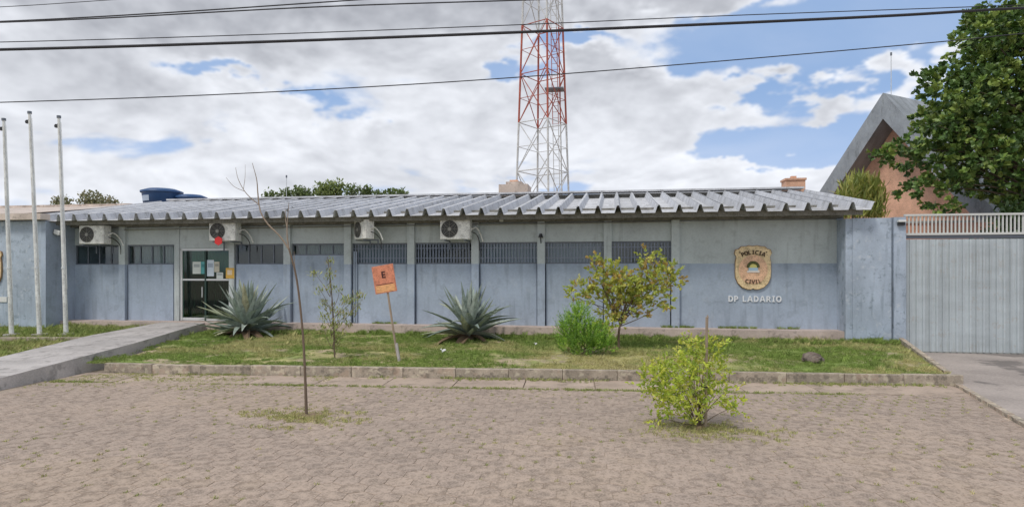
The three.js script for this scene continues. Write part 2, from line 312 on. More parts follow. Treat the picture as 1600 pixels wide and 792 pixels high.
// ------------------------------------------------------------------ ground, pavement, kerbs, lawn, ramp, driveway
const kerbZ = (x) => 5.69 - (x + 7.25) * 0.0696;                // front face of the kerb; it runs a little askew to the wall
const KA = Math.atan(0.0696);
{
  const g = new THREE.PlaneGeometry(1200, 1200); g.rotateX(-Math.PI / 2);
  const gr = structure('ground', uvMetres(g), M.sand, [0, -0.03, 0]); finish(gr);
  const rd = structure('road', sheet([[[-90, -0.012, 15.4], [90, -0.012, 15.4]], [[-90, -0.012, 24], [90, -0.012, 24]]]), M.asphalt); finish(rd);
}
// hexagonal concrete pavers
{
  const pavement = structure('pavement'); pavement.position.set(0, 0, kerbZ(0)); pavement.rotation.y = KA;
  const F2F = 0.25, R = F2F / Math.sqrt(3) - 0.003, DZ = F2F * Math.sqrt(3) / 2;
  function hexGeo(dx, dy) {
    const pos = [], uv = [], idx = []; const ring = (r, y) => { const s = pos.length / 3; for (let k = 0; k < 6; k++) { const a = (k + 0.5) * Math.PI / 3; pos.push(r * Math.cos(a), y, r * Math.sin(a)); uv.push(dx + r * Math.cos(a), dy + r * Math.sin(a) + y); } return s; };
    const t = ring(R - 0.003, 0), e = ring(R, -0.003), b = ring(R, -0.026);
    for (let k = 1; k < 5; k++) idx.push(t, t + k + 1, t + k);
    for (let k = 0; k < 6; k++) { const n = (k + 1) % 6; idx.push(t + k, t + n, e + k, t + n, e + n, e + k, e + k, e + n, b + k, e + n, b + n, b + k); }
    const g = new THREE.BufferGeometry(); g.setAttribute('position', new THREE.Float32BufferAttribute(pos, 3)); g.setAttribute('uv', new THREE.Float32BufferAttribute(uv, 2)); g.setIndex(idx);
    const n = g.toNonIndexed(); n.computeVertexNormals(); return n;
  }
  const variants = [0, 1, 2, 3].map((k) => hexGeo(k * 0.23, k * 0.41));
  const tones = [[0.352, 0.284, 0.239], [0.361, 0.290, 0.243], [0.372, 0.299, 0.250], [0.381, 0.306, 0.254], [0.390, 0.312, 0.257], [0.374, 0.298, 0.241]];
  const mats = tones.map((t) => std({ map: T.paver, color: C(t[0] * 1.22, t[1] * 1.2, t[2] * 1.16), roughness: 0.93, bumpMap: T.rough, bumpScale: 0.004 }));
  const merged = std({ map: T.paver, vertexColors: true, roughness: 0.93, bumpMap: T.rough, bumpScale: 0.004 });
  const cells = [];
  const c = Math.cos(KA), s = Math.sin(KA), yaw = 9 * Math.PI / 180;
  for (let r = 0; r < 44; r++) for (let q = -64; q < 60; q++) {
    const lx = (q + (r % 2) * 0.5) * F2F, lz = 1.09 + r * DZ;
    const wx = lx * c + lz * s, wz = kerbZ(0) - lx * s + lz * c;
    if (wx > 8.35 - (wz - 5.6) * 0.2 && wz < 9) continue;       // the driveway cuts in
    if (wx < -7.25 && wz < 11.2) continue;                       // the ramp
    if (Math.hypot(wx + 1.53, wz - 8.55) < 0.22 || Math.hypot(wx - 3.8, wz - 8.37) < 0.3) continue;   // tree pits
    const X = wx - 2.669, Z = wz - 16.85, depth = -X * Math.sin(yaw) - Z * Math.cos(yaw), right = X * Math.cos(yaw) - Z * Math.sin(yaw);
    const px = 800 + 1000 * right / depth, py = 424 + 2000 / depth;
    const n = fbm(wx * 0.5 + 9, wz * 0.5 + 4, 4);
    const tone = clamp(Math.floor(3 + n * 8 + rr(-1.0, 1.0)), 0, 5);
    cells.push({ lx, lz, y: rr(-0.0015, 0.002), tilt: [rr(-0.006, 0.006), rr(-0.006, 0.006)], turn: Math.floor(rnd() * 6) * Math.PI / 3, tone, v: Math.floor(rnd() * 4), depth, seen: depth > 1 && px > 0 && px < 1600 && py < 800 });
  }
  const near = cells.filter((k) => k.seen).sort((a, b) => a.depth - b.depth).slice(0, 300); near.forEach((k) => { k.own = true; });
  for (const k of near) { const m = part(pavement, 'paver', variants[k.v], mats[k.tone], [k.lx, k.y, k.lz], [k.tilt[0], k.turn, k.tilt[1]]); m.rotation.order = 'YXZ'; }
  const geos = [];
  for (const k of cells) if (!k.own) {
    const g = variants[k.v].clone(); g.applyMatrix4(MM.compose(V.set(k.lx, k.y, k.lz), Q.setFromEuler(EU.set(k.tilt[0], k.turn, k.tilt[1], 'YXZ')), SC.setScalar(1)));
    const t = tones[k.tone], col = new Float32Array(g.attributes.position.count * 3); for (let i = 0; i < col.length; i += 3) { col[i] = t[0] * 1.22; col[i + 1] = t[1] * 1.2; col[i + 2] = t[2] * 1.16; }
    g.setAttribute('color', new THREE.BufferAttribute(col, 3)); geos.push(g);
  }
  const rest = part(pavement, 'paver_field', mergeGeometries(geos), merged); rest.userData.kind = 'stuff';
  part(pavement, 'sand_bed', sheet([[[-17, -0.0045, 0.98], [16, -0.0045, 0.98]], [[-17, -0.0045, 10.6], [16, -0.0045, 10.6]]]), M.sand);
  finish(pavement);
  // strip of concrete slabs along the kerb
  const strip = structure('gutter_strip'); strip.position.set(0, 0, kerbZ(0)); strip.rotation.y = KA;
  const slabMats = [[0.90, 0.76, 0.64], [0.93, 0.79, 0.66], [0.91, 0.77, 0.64]].map((t) => std({ map: T.concrete, color: C(...t), roughness: 0.95, bumpMap: T.rough, bumpScale: 0.005 }));
  for (let k = 0; k < 13; k++) { const x0 = -7.6 + k * 1.24; part(strip, 'slab', uvMetres(rbox(1.225, 0.05, 0.93, 0.008), k * 1.7), slabMats[k % 3], [x0 + 0.62, -0.022 + rr(-0.004, 0.004), 0.485], [rr(-0.006, 0.006), 0, rr(-0.004, 0.004)]); }
  finish(strip);
}
const lawnTop = (x, z) => { const f = kerbZ(x) - 0.1; return lerp(0.35, 0.165, clamp((z - 0.5) / (f - 0.5))) + 0.022 * fbm(x * 0.9 + 3, z * 0.9, 3); };
const rampR = (z) => z < 4 ? lerp(-8.62, -7.98, (z - 0.6) / 3.4) : z < 7.5 ? lerp(-7.98, -7.56, (z - 4) / 3.5) : -7.56;
const rampL = (z) => z < 3.1 ? lerp(-9.95, -9.98, (z - 0.6) / 2.5) : z < 6 ? lerp(-9.98, -9.42, (z - 3.1) / 2.9) : lerp(-9.42, -9.3, (z - 6) / 5);
const rampTop = (z) => 0.56 - 0.052 * (z - 0.6);
const sideX = (z) => lerp(9.3, 8.62, clamp((z - 0.7) / 3.5));    // lawn's edge along the driveway
{
  const rows = [];
  for (let i = 0; i <= 26; i++) { const r = []; for (let j = 0; j <= 70; j++) { const f = i / 26, x0 = lerp(-8.5, -7.3, f), x = lerp(x0, lerp(9.26, 8.58, f), j / 70), z = lerp(0.45, kerbZ(x) - 0.08, f); r.push([x, lawnTop(x, z), z]); } rows.push(r); }
  finish(structure('lawn', sheet(rows), M.lawn));
  const left = [];
  for (let i = 0; i <= 24; i++) { const z = lerp(0.1, 11, i / 24), r = []; for (let j = 0; j <= 24; j++) { const x = lerp(-24, rampL(Math.max(z, 0.6)) + 0.06, j / 24); r.push([x, Math.min(lerp(0.43, 0.02, clamp((z - 0.5) / 9.5)), rampTop(z) - 0.03) + 0.015 * fbm(x, z, 3), z]); } left.push(r); }
  finish(structure('lawn', sheet(left), M.lawn));
  // ramp: a concrete slab with upright sides
  const zs = []; for (let k = 0; k <= 22; k++) zs.push(lerp(0.52, 11.2, k / 22));
  const top = sheet(zs.map((z) => [0, 0.25, 0.5, 0.75, 1].map((t) => [lerp(rampL(z), rampR(z), t), Math.max(0.02, rampTop(z)) + 0.004 * fbm(t * 4, z, 2), z])));
  const sideR = sheet(zs.map((z) => [[rampR(z), Math.max(0.02, rampTop(z)), z], [rampR(z) + 0.02, -0.05, z]])), sideL = sheet(zs.map((z) => [[rampL(z) - 0.02, -0.05, z], [rampL(z), Math.max(0.02, rampTop(z)), z]]));
  const ramp = structure('ramp'); part(ramp, 'walkway_top', top, M.concrete);
  for (const s of [uvMetres(sideR), uvMetres(sideL)]) part(ramp, 'side_wall', s, M.concrete); finish(ramp);
  // kerb stones
  const kerb = structure('kerb'); kerb.position.set(0, 0, kerbZ(0)); kerb.rotation.y = KA;
  for (let k = 0; k < 16; k++) part(kerb, 'kerb_stone', uvMetres(rbox(0.995, 0.24, 0.13, 0.014), k * 0.83 + rr(0, 2), rr(0, 1)), pick(M.kerb), [-7.25 + 0.5 + k, 0.065 + rr(-0.008, 0.008), -0.065 + rr(-0.008, 0.008)], [rr(-0.02, 0.02), rr(-0.006, 0.006), rr(-0.005, 0.005)]);
  finish(kerb);
  const side = structure('side_kerb');
  for (let k = 0; k < 4; k++) { const z0 = 0.72 + k * 0.88, z1 = z0 + 0.86, a = [sideX(z0), lerp(0.45, 0.2, k / 4), z0], b = [sideX(z1), lerp(0.45, 0.2, (k + 0.97) / 4), z1]; const d = Math.hypot(b[0] - a[0], b[1] - a[1], b[2] - a[2]); const m = part(side, 'kerb_stone', uvMetres(rbox(0.1, 0.34, d, 0.012), k), M.kerb[2]); m.position.set((a[0] + b[0]) / 2, (a[1] + b[1]) / 2 - 0.16, (a[2] + b[2]) / 2); m.lookAt(b[0], b[1] - 0.16, b[2]); }
  finish(side);
  const lk = structure('low_kerb'); for (let k = 0; k < 6; k++) part(lk, 'kerb_stone', uvMetres(rbox(1.0, 0.16, 0.12, 0.012), k * 0.7), M.kerb[1 + k % 2], [-10.62 - k * 1.005, 0.32, 3.2 + k * 0.16], [0, 0.16, 0]); finish(lk);
  // driveway
  const dr = [];
  for (let i = 0; i <= 20; i++) { const z = lerp(-6, 9.5, i / 20), x0 = z < 4.4 ? lerp(9.42, 8.68, clamp((z - 0.6) / 3.8)) : lerp(8.68, 7.55, clamp((z - 4.4) / 5.1)); const r = []; for (let j = 0; j <= 8; j++) r.push([lerp(x0, 15.5, j / 8), 0.105 - 0.10 * clamp((z - 0.5) / 6), z]); dr.push(r); }
  finish(structure('driveway', sheet(dr), M.drive));
  const edge = structure('driveway_edging'); for (let k = 0; k < 6; k++) { const m = part(edge, 'edging_stone', uvMetres(rbox(0.09, 0.1, 0.84, 0.01), k), M.kerb[2]); const z = 5.05 + k * 0.86; m.position.set(lerp(8.68, 7.55, (z - 4.4) / 5.1) - 0.03, 0.005, z); m.rotation.y = -0.218; } finish(edge);
}
// grass, weeds
{
  const tuft = (n, h, w, spread) => { const p = [], idx = []; for (let k = 0; k < n; k++) { const a = rr(0, 6.28), l = h * rr(0.6, 1.2), lean = rr(0.15, 0.8) * l, bx = rr(-spread, spread), bz = rr(-spread, spread), cx = Math.cos(a), sx = Math.sin(a), s = p.length / 3; p.push(bx - sx * w, 0, bz + cx * w, bx + sx * w, 0, bz - cx * w, bx + cx * lean * 0.4 + sx * w * 0.6, l * 0.6, bz + sx * lean * 0.4 - cx * w * 0.6, bx + cx * lean, l, bz + sx * lean); idx.push(s, s + 1, s + 2, s, s + 2, s + 3); } const g = new THREE.BufferGeometry(); g.setAttribute('position', new THREE.Float32BufferAttribute(p, 3)); g.setIndex(idx); g.computeVertexNormals(); return g; };
  const short = tuft(10, 0.036, 0.0035, 0.04), long = tuft(14, 0.10, 0.004, 0.05), weed = tuft(10, 0.045, 0.004, 0.03);
  const grassCol = (dry) => { const c = mix3([0.19, 0.275, 0.055], [0.47, 0.43, 0.19], clamp(dry + rr(-0.2, 0.2))), j = rr(0.75, 1.3); return mul3(c, j); };
  const items = [], tall = [];
  for (let k = 0; k < 60000; k++) {
    const z = rr(0.5, 5.6), x = rr(-8.5, 9.3); if (z > kerbZ(x) - 0.14 || x < rampR(Math.max(z, 0.6)) + 0.05 || x > sideX(z) - 0.06) continue;
    const L = lawnColour(x, z); if (rnd() < L.bare * 0.92) continue;
    const c = grassCol(L.dry), lush = smooth(1.9, 0.6, z) * (0.5 + fbm(x * 0.8, z, 3));
    (rnd() < 0.012 + 0.05 * lush ? tall : items).push([x, lawnTop(x, z) - 0.004, z, 0, rr(0, 6.28), 0, rr(0.6, 1.3), ...c]);
  }
  for (let k = 0; k < 16000; k++) { const z = rr(0.2, 8), x = rr(-16, -9.2); if (x > rampL(Math.max(z, 0.6)) - 0.05 || (x < -13.2 && z < 1.05)) continue; const c = grassCol(0.35 + 0.4 * fbm(x, z, 3)); (rnd() < 0.1 ? tall : items).push([x, Math.min(lerp(0.43, 0.02, clamp((z - 0.5) / 9.5)), rampTop(z) - 0.03), z, 0, rr(0, 6.28), 0, rr(0.6, 1.4), ...c]); }
  // clumps against the walls and the kerb
  for (const [x, z, r, n] of [[6.6, 1.0, 0.35, 90], [8.7, 0.85, 0.4, 110], [7.4, 1.2, 0.25, 50], [5.2, 0.75, 0.3, 60], [-3.6, 0.75, 0.3, 70], [-2.4, 0.72, 0.3, 50], [3.5, 0.8, 0.5, 90], [1.0, 0.9, 0.4, 60], [-5.6, 0.8, 0.6, 100]]) for (let k = 0; k < n; k++) { const a = rr(0, 6.28), q = r * Math.sqrt(rnd()), px = x + q * Math.cos(a) * 1.6, pz = Math.max(0.55, z + q * Math.sin(a) * 0.7); const c = grassCol(0.05); tall.push([px, lawnTop(px, pz), pz, 0, rr(0, 6.28), 0, rr(0.6, 1.25), ...c]); }
  for (const [x0, x1, n] of [[1.5, 2.2, 30], [3.9, 4.7, 60], [5.3, 6.2, 60], [6.7, 7.2, 26], [-3.9, -3.2, 40]]) for (let k = 0; k < n; k++) { const px = rr(x0, x1), c = grassCol(0.1); tall.push([px, 0.56, rr(0.03, 0.12), 0, rr(0, 6.28), 0, rr(0.3, 0.8), ...c]); }
  const g1 = scatter(scene, 'grass', short, M.blade, items); g1.userData.label = 'short patchy grass of the front lawn'; g1.userData.category = 'grass';
  const g2 = scatter(scene, 'long_grass', long, M.blade, tall); g2.userData.label = 'longer grass tufts growing beside the wall foot'; g2.userData.category = 'grass';
  // weeds in the paving joints, thick along the kerb and round the saplings
  const w = [];
  const add = (x, z, s, dry, y = -0.01) => w.push([x, y, z, 0, rr(0, 6.28), 0, s, ...grassCol(dry)]);
  for (let k = 0; k < 1500; k++) { const x = rr(-7.4, 8.4); if (fbm(x * 0.7 + 5, 3, 3) + rr(-0.3, 0.3) < -0.08) continue; add(x, kerbZ(x) + 0.97 + rr(-0.05, 0.09), rr(0.5, 1.1), 0.35); }
  for (let k = 0; k < 1600; k++) { const x = rr(-7.4, 8.4); if (fbm(x * 0.6 + 15, 8, 3) + rr(-0.3, 0.3) < 0.0) continue; add(x, kerbZ(x) + Math.abs(rr(-1, 1) * rr(0, 0.3)) + 0.02, rr(0.5, 1.2), 0.45, 0); }
  for (let k = 0; k < 2600; k++) { const x = rr(-7.5, -2.5), z = kerbZ(x) + 0.03 + 1.9 * rnd() * rnd(); if (fbm(x * 0.9 + 3, z * 1.6, 4) + rr(-0.25, 0.25) < 0.02) continue; add(x, z, rr(0.4, 0.9), 0.6); }
  for (const [cx, cz, r, n] of [[-1.6, 8.68, 0.95, 1100], [3.85, 8.5, 0.95, 900]]) for (let k = 0; k < n; k++) { const a = rr(0, 6.28), q = r * Math.pow(rnd(), 0.9); if (q > 0.38 && fbm(cx + q * Math.cos(a) * 2.2, q * Math.sin(a) * 3.5, 3) < 0.02) continue; add(cx + q * Math.cos(a) * 1.1, cz + q * Math.sin(a) * 0.7, rr(0.4, 1.1), rr(0.5, 1.1)); }
  // joints of the hexagons
  const c = Math.cos(KA), s = Math.sin(KA);
  for (let r = 0; r < 34; r++) for (let q = -30; q < 34; q++) for (const e of [-1, 1]) {
    const lx = (q + (r % 2) * 0.5) * 0.25, lz = 1.09 + r * 0.2165 + e * 0.144, x = lx * c + lz * s, z = kerbZ(0) - lx * s + lz * c;
    if (x > 8.2 - (z - 5.6) * 0.2 || x < -7.4) continue; const f = 0.2 + 0.42 * smooth(3.2, 6.5, x) * smooth(8.6, 6.2, z) + 0.5 * fbm(x * 0.6, z * 0.9, 4);
    if (rnd() < f) for (let k = 0; k < 3; k++) add(x + rr(-0.02, 0.02), z + rr(-0.02, 0.02), rr(0.3, 0.8), rr(0.25, 1.0));
  }
  const wd = scatter(scene, 'weeds', weed, M.blade, w); wd.userData.label = 'low weeds growing in the paving joints and along the kerb'; wd.userData.category = 'weeds';
  for (const o of [g1, g2, wd]) finish(o);
  // earth of the two tree pits
  for (const [x, z] of [[-1.53, 8.55], [3.8, 8.37]]) { const g = new THREE.CylinderGeometry(0.05, 0.40, 0.045, 20, 4); const p = g.attributes.position; for (let k = 0; k < p.count; k++) p.setY(k, p.getY(k) + 0.01 * fbm(p.getX(k) * 9, p.getZ(k) * 9, 3)); finish(structure('earth_mound', uvMetres(g), std({ map: T.sand, color: C(0.62, 0.55, 0.45), roughness: 1 }), [x, 0.0, z])); }
}

// ------------------------------------------------------------------ the police station
const font = await new FontLoader().loadAsync('fonts/droid/droid_sans_bold.typeface.json');
const posts = [-11.6, -9.87, -8.13, -6.4, -4.6, -2.78, -0.99, 0.79, 2.53, 4.24];
{
  const st = thing('police_station', 'long low blue and grey station building under a ribbed light grey roof', 'building', [-2.5, 0.4, 0]);
  const ox = 2.5, oy = -0.4;                                     // children are written in world metres, then shifted
  const W = (name, g, m, p = st) => part(p, name, g, m, p === st ? [ox, oy, 0] : undefined);
  const x0 = -13.27, x1 = 8.13;
  W('plinth', box(x0, x1, -0.1, 0.565, -5.5, 0.52), M.plinth);
  const edges = [x0, ...posts, x1];
  const winY = [2.2, 2.78];
  const wins = [];
  for (let k = 0; k < edges.length - 1; k++) {
    const a = edges[k], b = edges[k + 1];
    if (k === 2) { W('wall', box(a, b, 2.67, 3.28, -0.15, 0), M.grey); continue; }           // over the door
    if (k === 10) { W('wall', box(a, b, 0.565, 2.2, -0.15, 0), M.blue); W('wall', box(a, b, 2.2, 3.28, -0.15, -0.004), M.grey); continue; }
    const sill = k === 4 ? 2.45 : 2.2;
    W('wall', box(a + (k ? 0.128 : 0), b - 0.128, 0.565, sill, -0.15, 0), M.blue); W('wall', box(a, b, 0.565, sill - 0.002, -0.2, -0.151), M.blue); W('wall', box(a, b, 2.78, 3.28, -0.15, 0), M.grey);
    wins.push([a + (k ? 0.1 : 0.02), b - 0.1, sill, 2.78, k]);
  }
  for (const [a, b, y0, y1, k] of wins) {
    const w = W('window', box(a, b, y1 - 0.04, y1, -0.12, -0.04), M.winFrame);
    const sub = (n, g, m) => part(w, n, g, m);
    sub('frame', box(a, b, y0, y0 + 0.035, -0.12, -0.04), M.winFrame);
    for (const x of [a, b - 0.03]) sub('frame', box(x, x + 0.03, y0 + 0.035, y1 - 0.04, -0.12, -0.04), M.winFrame);
    sub('pane', box(a + 0.03, b - 0.03, y0 + 0.035, y1 - 0.04, -0.088, -0.082), M.glass);
    const step = k >= 5 ? 0.085 : 0.42, n = Math.round((b - a) / step);
    for (let q = 1; q < n; q++) { const x = lerp(a, b, q / n), r = k >= 5 ? 0.010 : 0.016; sub(k >= 5 ? 'bar' : 'mullion', box(x - r, x + r, y0 + 0.036, y1 - 0.041, k >= 5 ? -0.035 : -0.11, k >= 5 ? -0.018 : -0.06), k >= 5 ? M.winBar : M.winFrame); }
    if (k >= 5) for (const y of [y0 + 0.15, y1 - 0.16]) sub('bar', box(a, b, y, y + 0.022, -0.058, -0.036), M.winBar);
    // curtain hanging behind the glass
    const pts = []; for (let i = 0; i <= 60; i++) { const x = lerp(a + 0.05, b - 0.05, i / 60); pts.push([x, -0.28 + 0.025 * Math.sin(i * 1.3 + k)]); }
    if (k % 3 !== 0) sub('curtain', sheet([pts.map(([x, z]) => [x, y0 - 0.05, z]), pts.map(([x, z]) => [x, y1 + 0.02, z])]), std({ color: k > 4 ? C(0.30, 0.35, 0.44) : C(0.34, 0.37, 0.38), roughness: 0.95, side: THREE.DoubleSide }));
  }
  // pilasters: grey above the sill line, blue below
  for (const x of posts) {
    if (Math.abs(x - posts[1]) < 0.01 || Math.abs(x - posts[2]) < 0.01) { W('pilaster', box(x - 0.075, x + 0.075, 0.565, 3.31, -0.17, 0.03), M.grey); continue; }
    W('pilaster', box(x - 0.1, x + 0.1, 0.565, 2.2, -0.18, 0.1), M.blue); W('pilaster', box(x - 0.1, x + 0.1, 2.2, 3.31, -0.18, 0.096), M.grey);
  }
  for (const x of [-4.36, -4.42]) W('downpipe', bar([x, 0.57, 0.04], [x, 2.55, 0.04], 0.022, 8), M.blue);
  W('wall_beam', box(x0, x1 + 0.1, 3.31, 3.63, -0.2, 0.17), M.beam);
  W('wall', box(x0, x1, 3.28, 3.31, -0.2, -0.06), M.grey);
  W('conduit', bar([-11.5, 3.22, 0.115], [4.1, 3.27, 0.115], 0.012, 6), M.beam);
  // room behind the glass
  W('room_wall', box(x0, x1, 0.565, 3.4, -5.4, -5.25), M.room); W('room_wall', box(x0 - 0.15, x0, 0.0, 3.6, -5.4, 0), M.blue); W('room_wall', box(x1, x1 + 0.15, 0.0, 3.6, -10, -0.0), M.blue);
  W('ceiling', box(x0, x1, 3.33, 3.42, -5.4, -0.21), M.room);
  // door
  const a = -9.79, b = -8.21, d = W('door', box(a, b, 2.60, 2.665, -0.11, -0.03), M.alu);
  const ds = (n, g, m) => part(d, n, g, m);
  for (const [x, w] of [[a, 0.055], [b - 0.045, 0.045], [-9.02, 0.05]]) ds('frame', box(x, x + w, 0.575, 2.60, -0.11, x === a ? -0.02 : -0.03), x === a ? M.white : x > -8.6 ? M.grey : M.darkGreen);
  for (const [p, q] of [[a + 0.055, -9.02], [-8.97, b - 0.045]]) { ds('rail', box(p, q, 1.735, 1.785, -0.10, -0.035), M.alu); ds('rail', box(p, q, 0.58, 0.66, -0.10, -0.035), M.alu); ds('pane', box(p, q, 0.66, 1.735, -0.074, -0.066), M.glassDoor); ds('pane', box(p, q, 1.785, 2.60, -0.074, -0.066), M.glassDoor); }
  ds('handle', bar([-9.08, 1.25, -0.01], [-9.08, 1.55, -0.01], 0.014, 8), M.alu);
  const cp = []; for (let i = 0; i <= 90; i++) cp.push([lerp(a + 0.1, b - 0.1, i / 90), -0.45 + 0.05 * Math.sin(i * 1.1)]);
  ds('curtain', sheet([cp.map(([x, z]) => [x, 1.9, z]), cp.map(([x, z]) => [x, 2.62, z])]), M.curtain);
  for (let k = 0; k < 7; k++) ds('grille_bar', box(a + 0.1 + k * 0.225, a + 0.12 + k * 0.225, 0.6, 1.73, -0.20, -0.18), M.darkGreen);
  // roof of trough tiles
  const roof = W('roof', box(x0 - 0.4, x1 + 0.5, 4.62, 4.675, -4.98, -4.50), M.fibre[1]);
  const P = 0.49, prof = [[-0.24, 0.175], [-0.218, 0.175], [-0.162, 0], [0.162, 0], [0.218, 0.175], [0.268, 0.19]], th = 0.012;
  const outline = [...prof, ...prof.slice().reverse().map(([x, y]) => [x * 0.985, y - th])];
  const tile = (len) => { const s = new THREE.Shape(outline.map((p) => new THREE.Vector2(...p))); return new THREE.ExtrudeGeometry(s, { depth: len, bevelEnabled: false }); };
  const pitch = Math.atan((4.42 - 3.44) / (4.55 + 0.92)), len = (4.55 + 0.92) / Math.cos(pitch);
  const tg = [0, 1, 2, 3].map((k) => uvMetres(tile(len), k * 0.73, k * 1.1)), bg = uvMetres(tile(5.4));
  for (let k = 0; k < 46; k++) {
    const x = 8.42 - k * P; if (x < -13.75) break;
    const t = part(roof, 'roof_tile', tg[k % 4], pick(M.fibre), [x, 3.44 + rr(-0.006, 0.006), 0.92 + rr(-0.015, 0.015)], [0, Math.PI, 0]); t.rotation.order = 'YXZ'; t.rotation.x = -pitch;
    const q = part(roof, 'roof_tile', bg, M.fibre[k % 3], [x, 4.41, -4.85], [0, Math.PI, 0]); q.rotation.order = 'YXZ'; q.rotation.x = pitch;
  }
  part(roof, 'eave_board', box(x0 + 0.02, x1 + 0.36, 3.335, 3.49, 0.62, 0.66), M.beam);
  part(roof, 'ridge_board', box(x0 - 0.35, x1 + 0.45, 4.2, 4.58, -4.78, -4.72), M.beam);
  // rafters under the eave
  for (let k = 0; k < 13; k++) { const x = -12.6 + k * 1.72; part(roof, 'rafter', box(-0.04, 0.04, -0.16, -0.02, -0.8, 0), M.beam, [x, 3.47, 0.61], [pitch, 0, 0]); }
  W('gable_wall', extrude([[-10.3, 3.5], [0.0, 3.5], [0.0, 3.55], [-4.7, 4.38], [-10.3, 3.5]].map(([z, y]) => [-z, y]), 0.14), M.blue).rotation.y = Math.PI / 2;
  st.children[st.children.length - 1].position.x = ox + x1 + 0.002;
  finish(st);
}

// ------------------------------------------------------------------ the projecting wing beside the poles
{
  const w = thing('station_wing', 'plain blue plastered wing projecting beside the flagpoles', 'building', [-17, 0.3, 0]);
  const W = (n, g, m) => part(w, n, g, m, [17, -0.3, 0]);
  W('wall', box(-22, -13.4, 0.0, 3.42, 0.85, 1.0), M.blueWorn); W('side_wall', box(-13.4, -13.25, 0.0, 3.42, -0.2, 1.0), M.blue);
  W('fascia', box(-22, -13.2, 3.46, 3.63, 0.9, 1.22), M.beige); W('lintel', box(-22, -13.3, 3.42, 3.46, 0.8, 0.93), M.blueWorn);
  W('roof_slab', sheet([[[-22, 3.634, 1.2], [-13.75, 3.634, 1.2]], [[-22, 4.28, -3], [-13.75, 4.28, -3]]].reverse()), M.beige);
  W('parapet', box(-22, -13.9, 3.6, 4.36, -3.4, -3.0), M.beige);
  finish(w);
}
// ------------------------------------------------------------------ wall pier and sliding gate
{
  const p = thing('gate_pier', 'weathered blue wall pier between the station and the gate', 'wall pier', [8.78, 0.1, 0.3]);
  const W = (n, g, m) => part(p, n, g, m, [-8.78, -0.1, -0.3]);
  W('wall', box(8.285, 9.14, -0.1, 3.26, -0.2, 0.6), M.blueWorn); W('wall_end', box(8.133, 8.284, 0.3, 3.25, 0.004, 0.585), M.blueWorn); W('pier', box(9.17, 9.43, -0.1, 3.27, -0.1, 0.66), M.blueWorn); W('joint', box(9.14, 9.17, -0.1, 3.2, -0.1, 0.52), M.blueWorn);
  W('lamp_box', rbox(0.17, 0.05, 0.1, 0.01), M.white).position.set(9.31 - 8.78, 3.17 - 0.1, 0.72 - 0.3);
  W('lamp_visor', rbox(0.15, 0.07, 0.07, 0.01), M.dark).position.set(9.31 - 8.78, 3.105 - 0.1, 0.70 - 0.3);
  finish(p);
  const g = thing('sliding_gate', 'tall pale grey ribbed metal gate with an open bar grille on top', 'gate', [11.5, 0.1, 0.5]);
  const G = (n, ge, m) => part(g, n, ge, m, [-11.5, -0.1, -0.5]);
  const xa = 9.46, xb = 14.0, n = 32, pw = (xb - xa) / n;
  for (let k = 0; k < n; k++) {                                   // folded sheet: a proud rib and a flat to each board
    const x = xa + k * pw, o = [[0, 0], [pw * 0.62, 0], [pw * 0.68, 0.038], [pw * 0.93, 0.038], [pw * 0.998, 0.0], [pw * 0.998, -0.006], [0, -0.006]];
    const s = extrude(o, 2.62); s.rotateX(-Math.PI / 2);          // profile runs up
    const q = s.attributes.position; for (let i = 0; i < q.count; i++) q.setZ(i, -q.getZ(i));
    const m = G('gate_board', uvMetres(s, x, 0), M.gate[(k * 7 + (k >> 2)) % 3]); m.position.x += x; m.position.y += 0.13; m.position.z += 0.53; m.material.side = THREE.DoubleSide;
  }
  G('bottom_rail', box(xa, xb, 0.105, 0.128, 0.46, 0.54), M.gateFrame); G('top_rail', box(xa, xb, 2.77, 2.845, 0.44, 0.50), M.winFrame); G('grille_rail', box(xa, xb, 2.85, 2.90, 0.45, 0.54), M.gateBar); G('grille_rail', box(xa, xb, 3.30, 3.345, 0.45, 0.53), M.gateBar);
  for (let k = 0; k <= 54; k++) { const x = lerp(xa + 0.02, xb - 0.02, k / 54); G('grille_bar', box(x - 0.014, x + 0.014, 2.90, 3.30, 0.475, 0.503), M.gateBar); }
  finish(g);
}
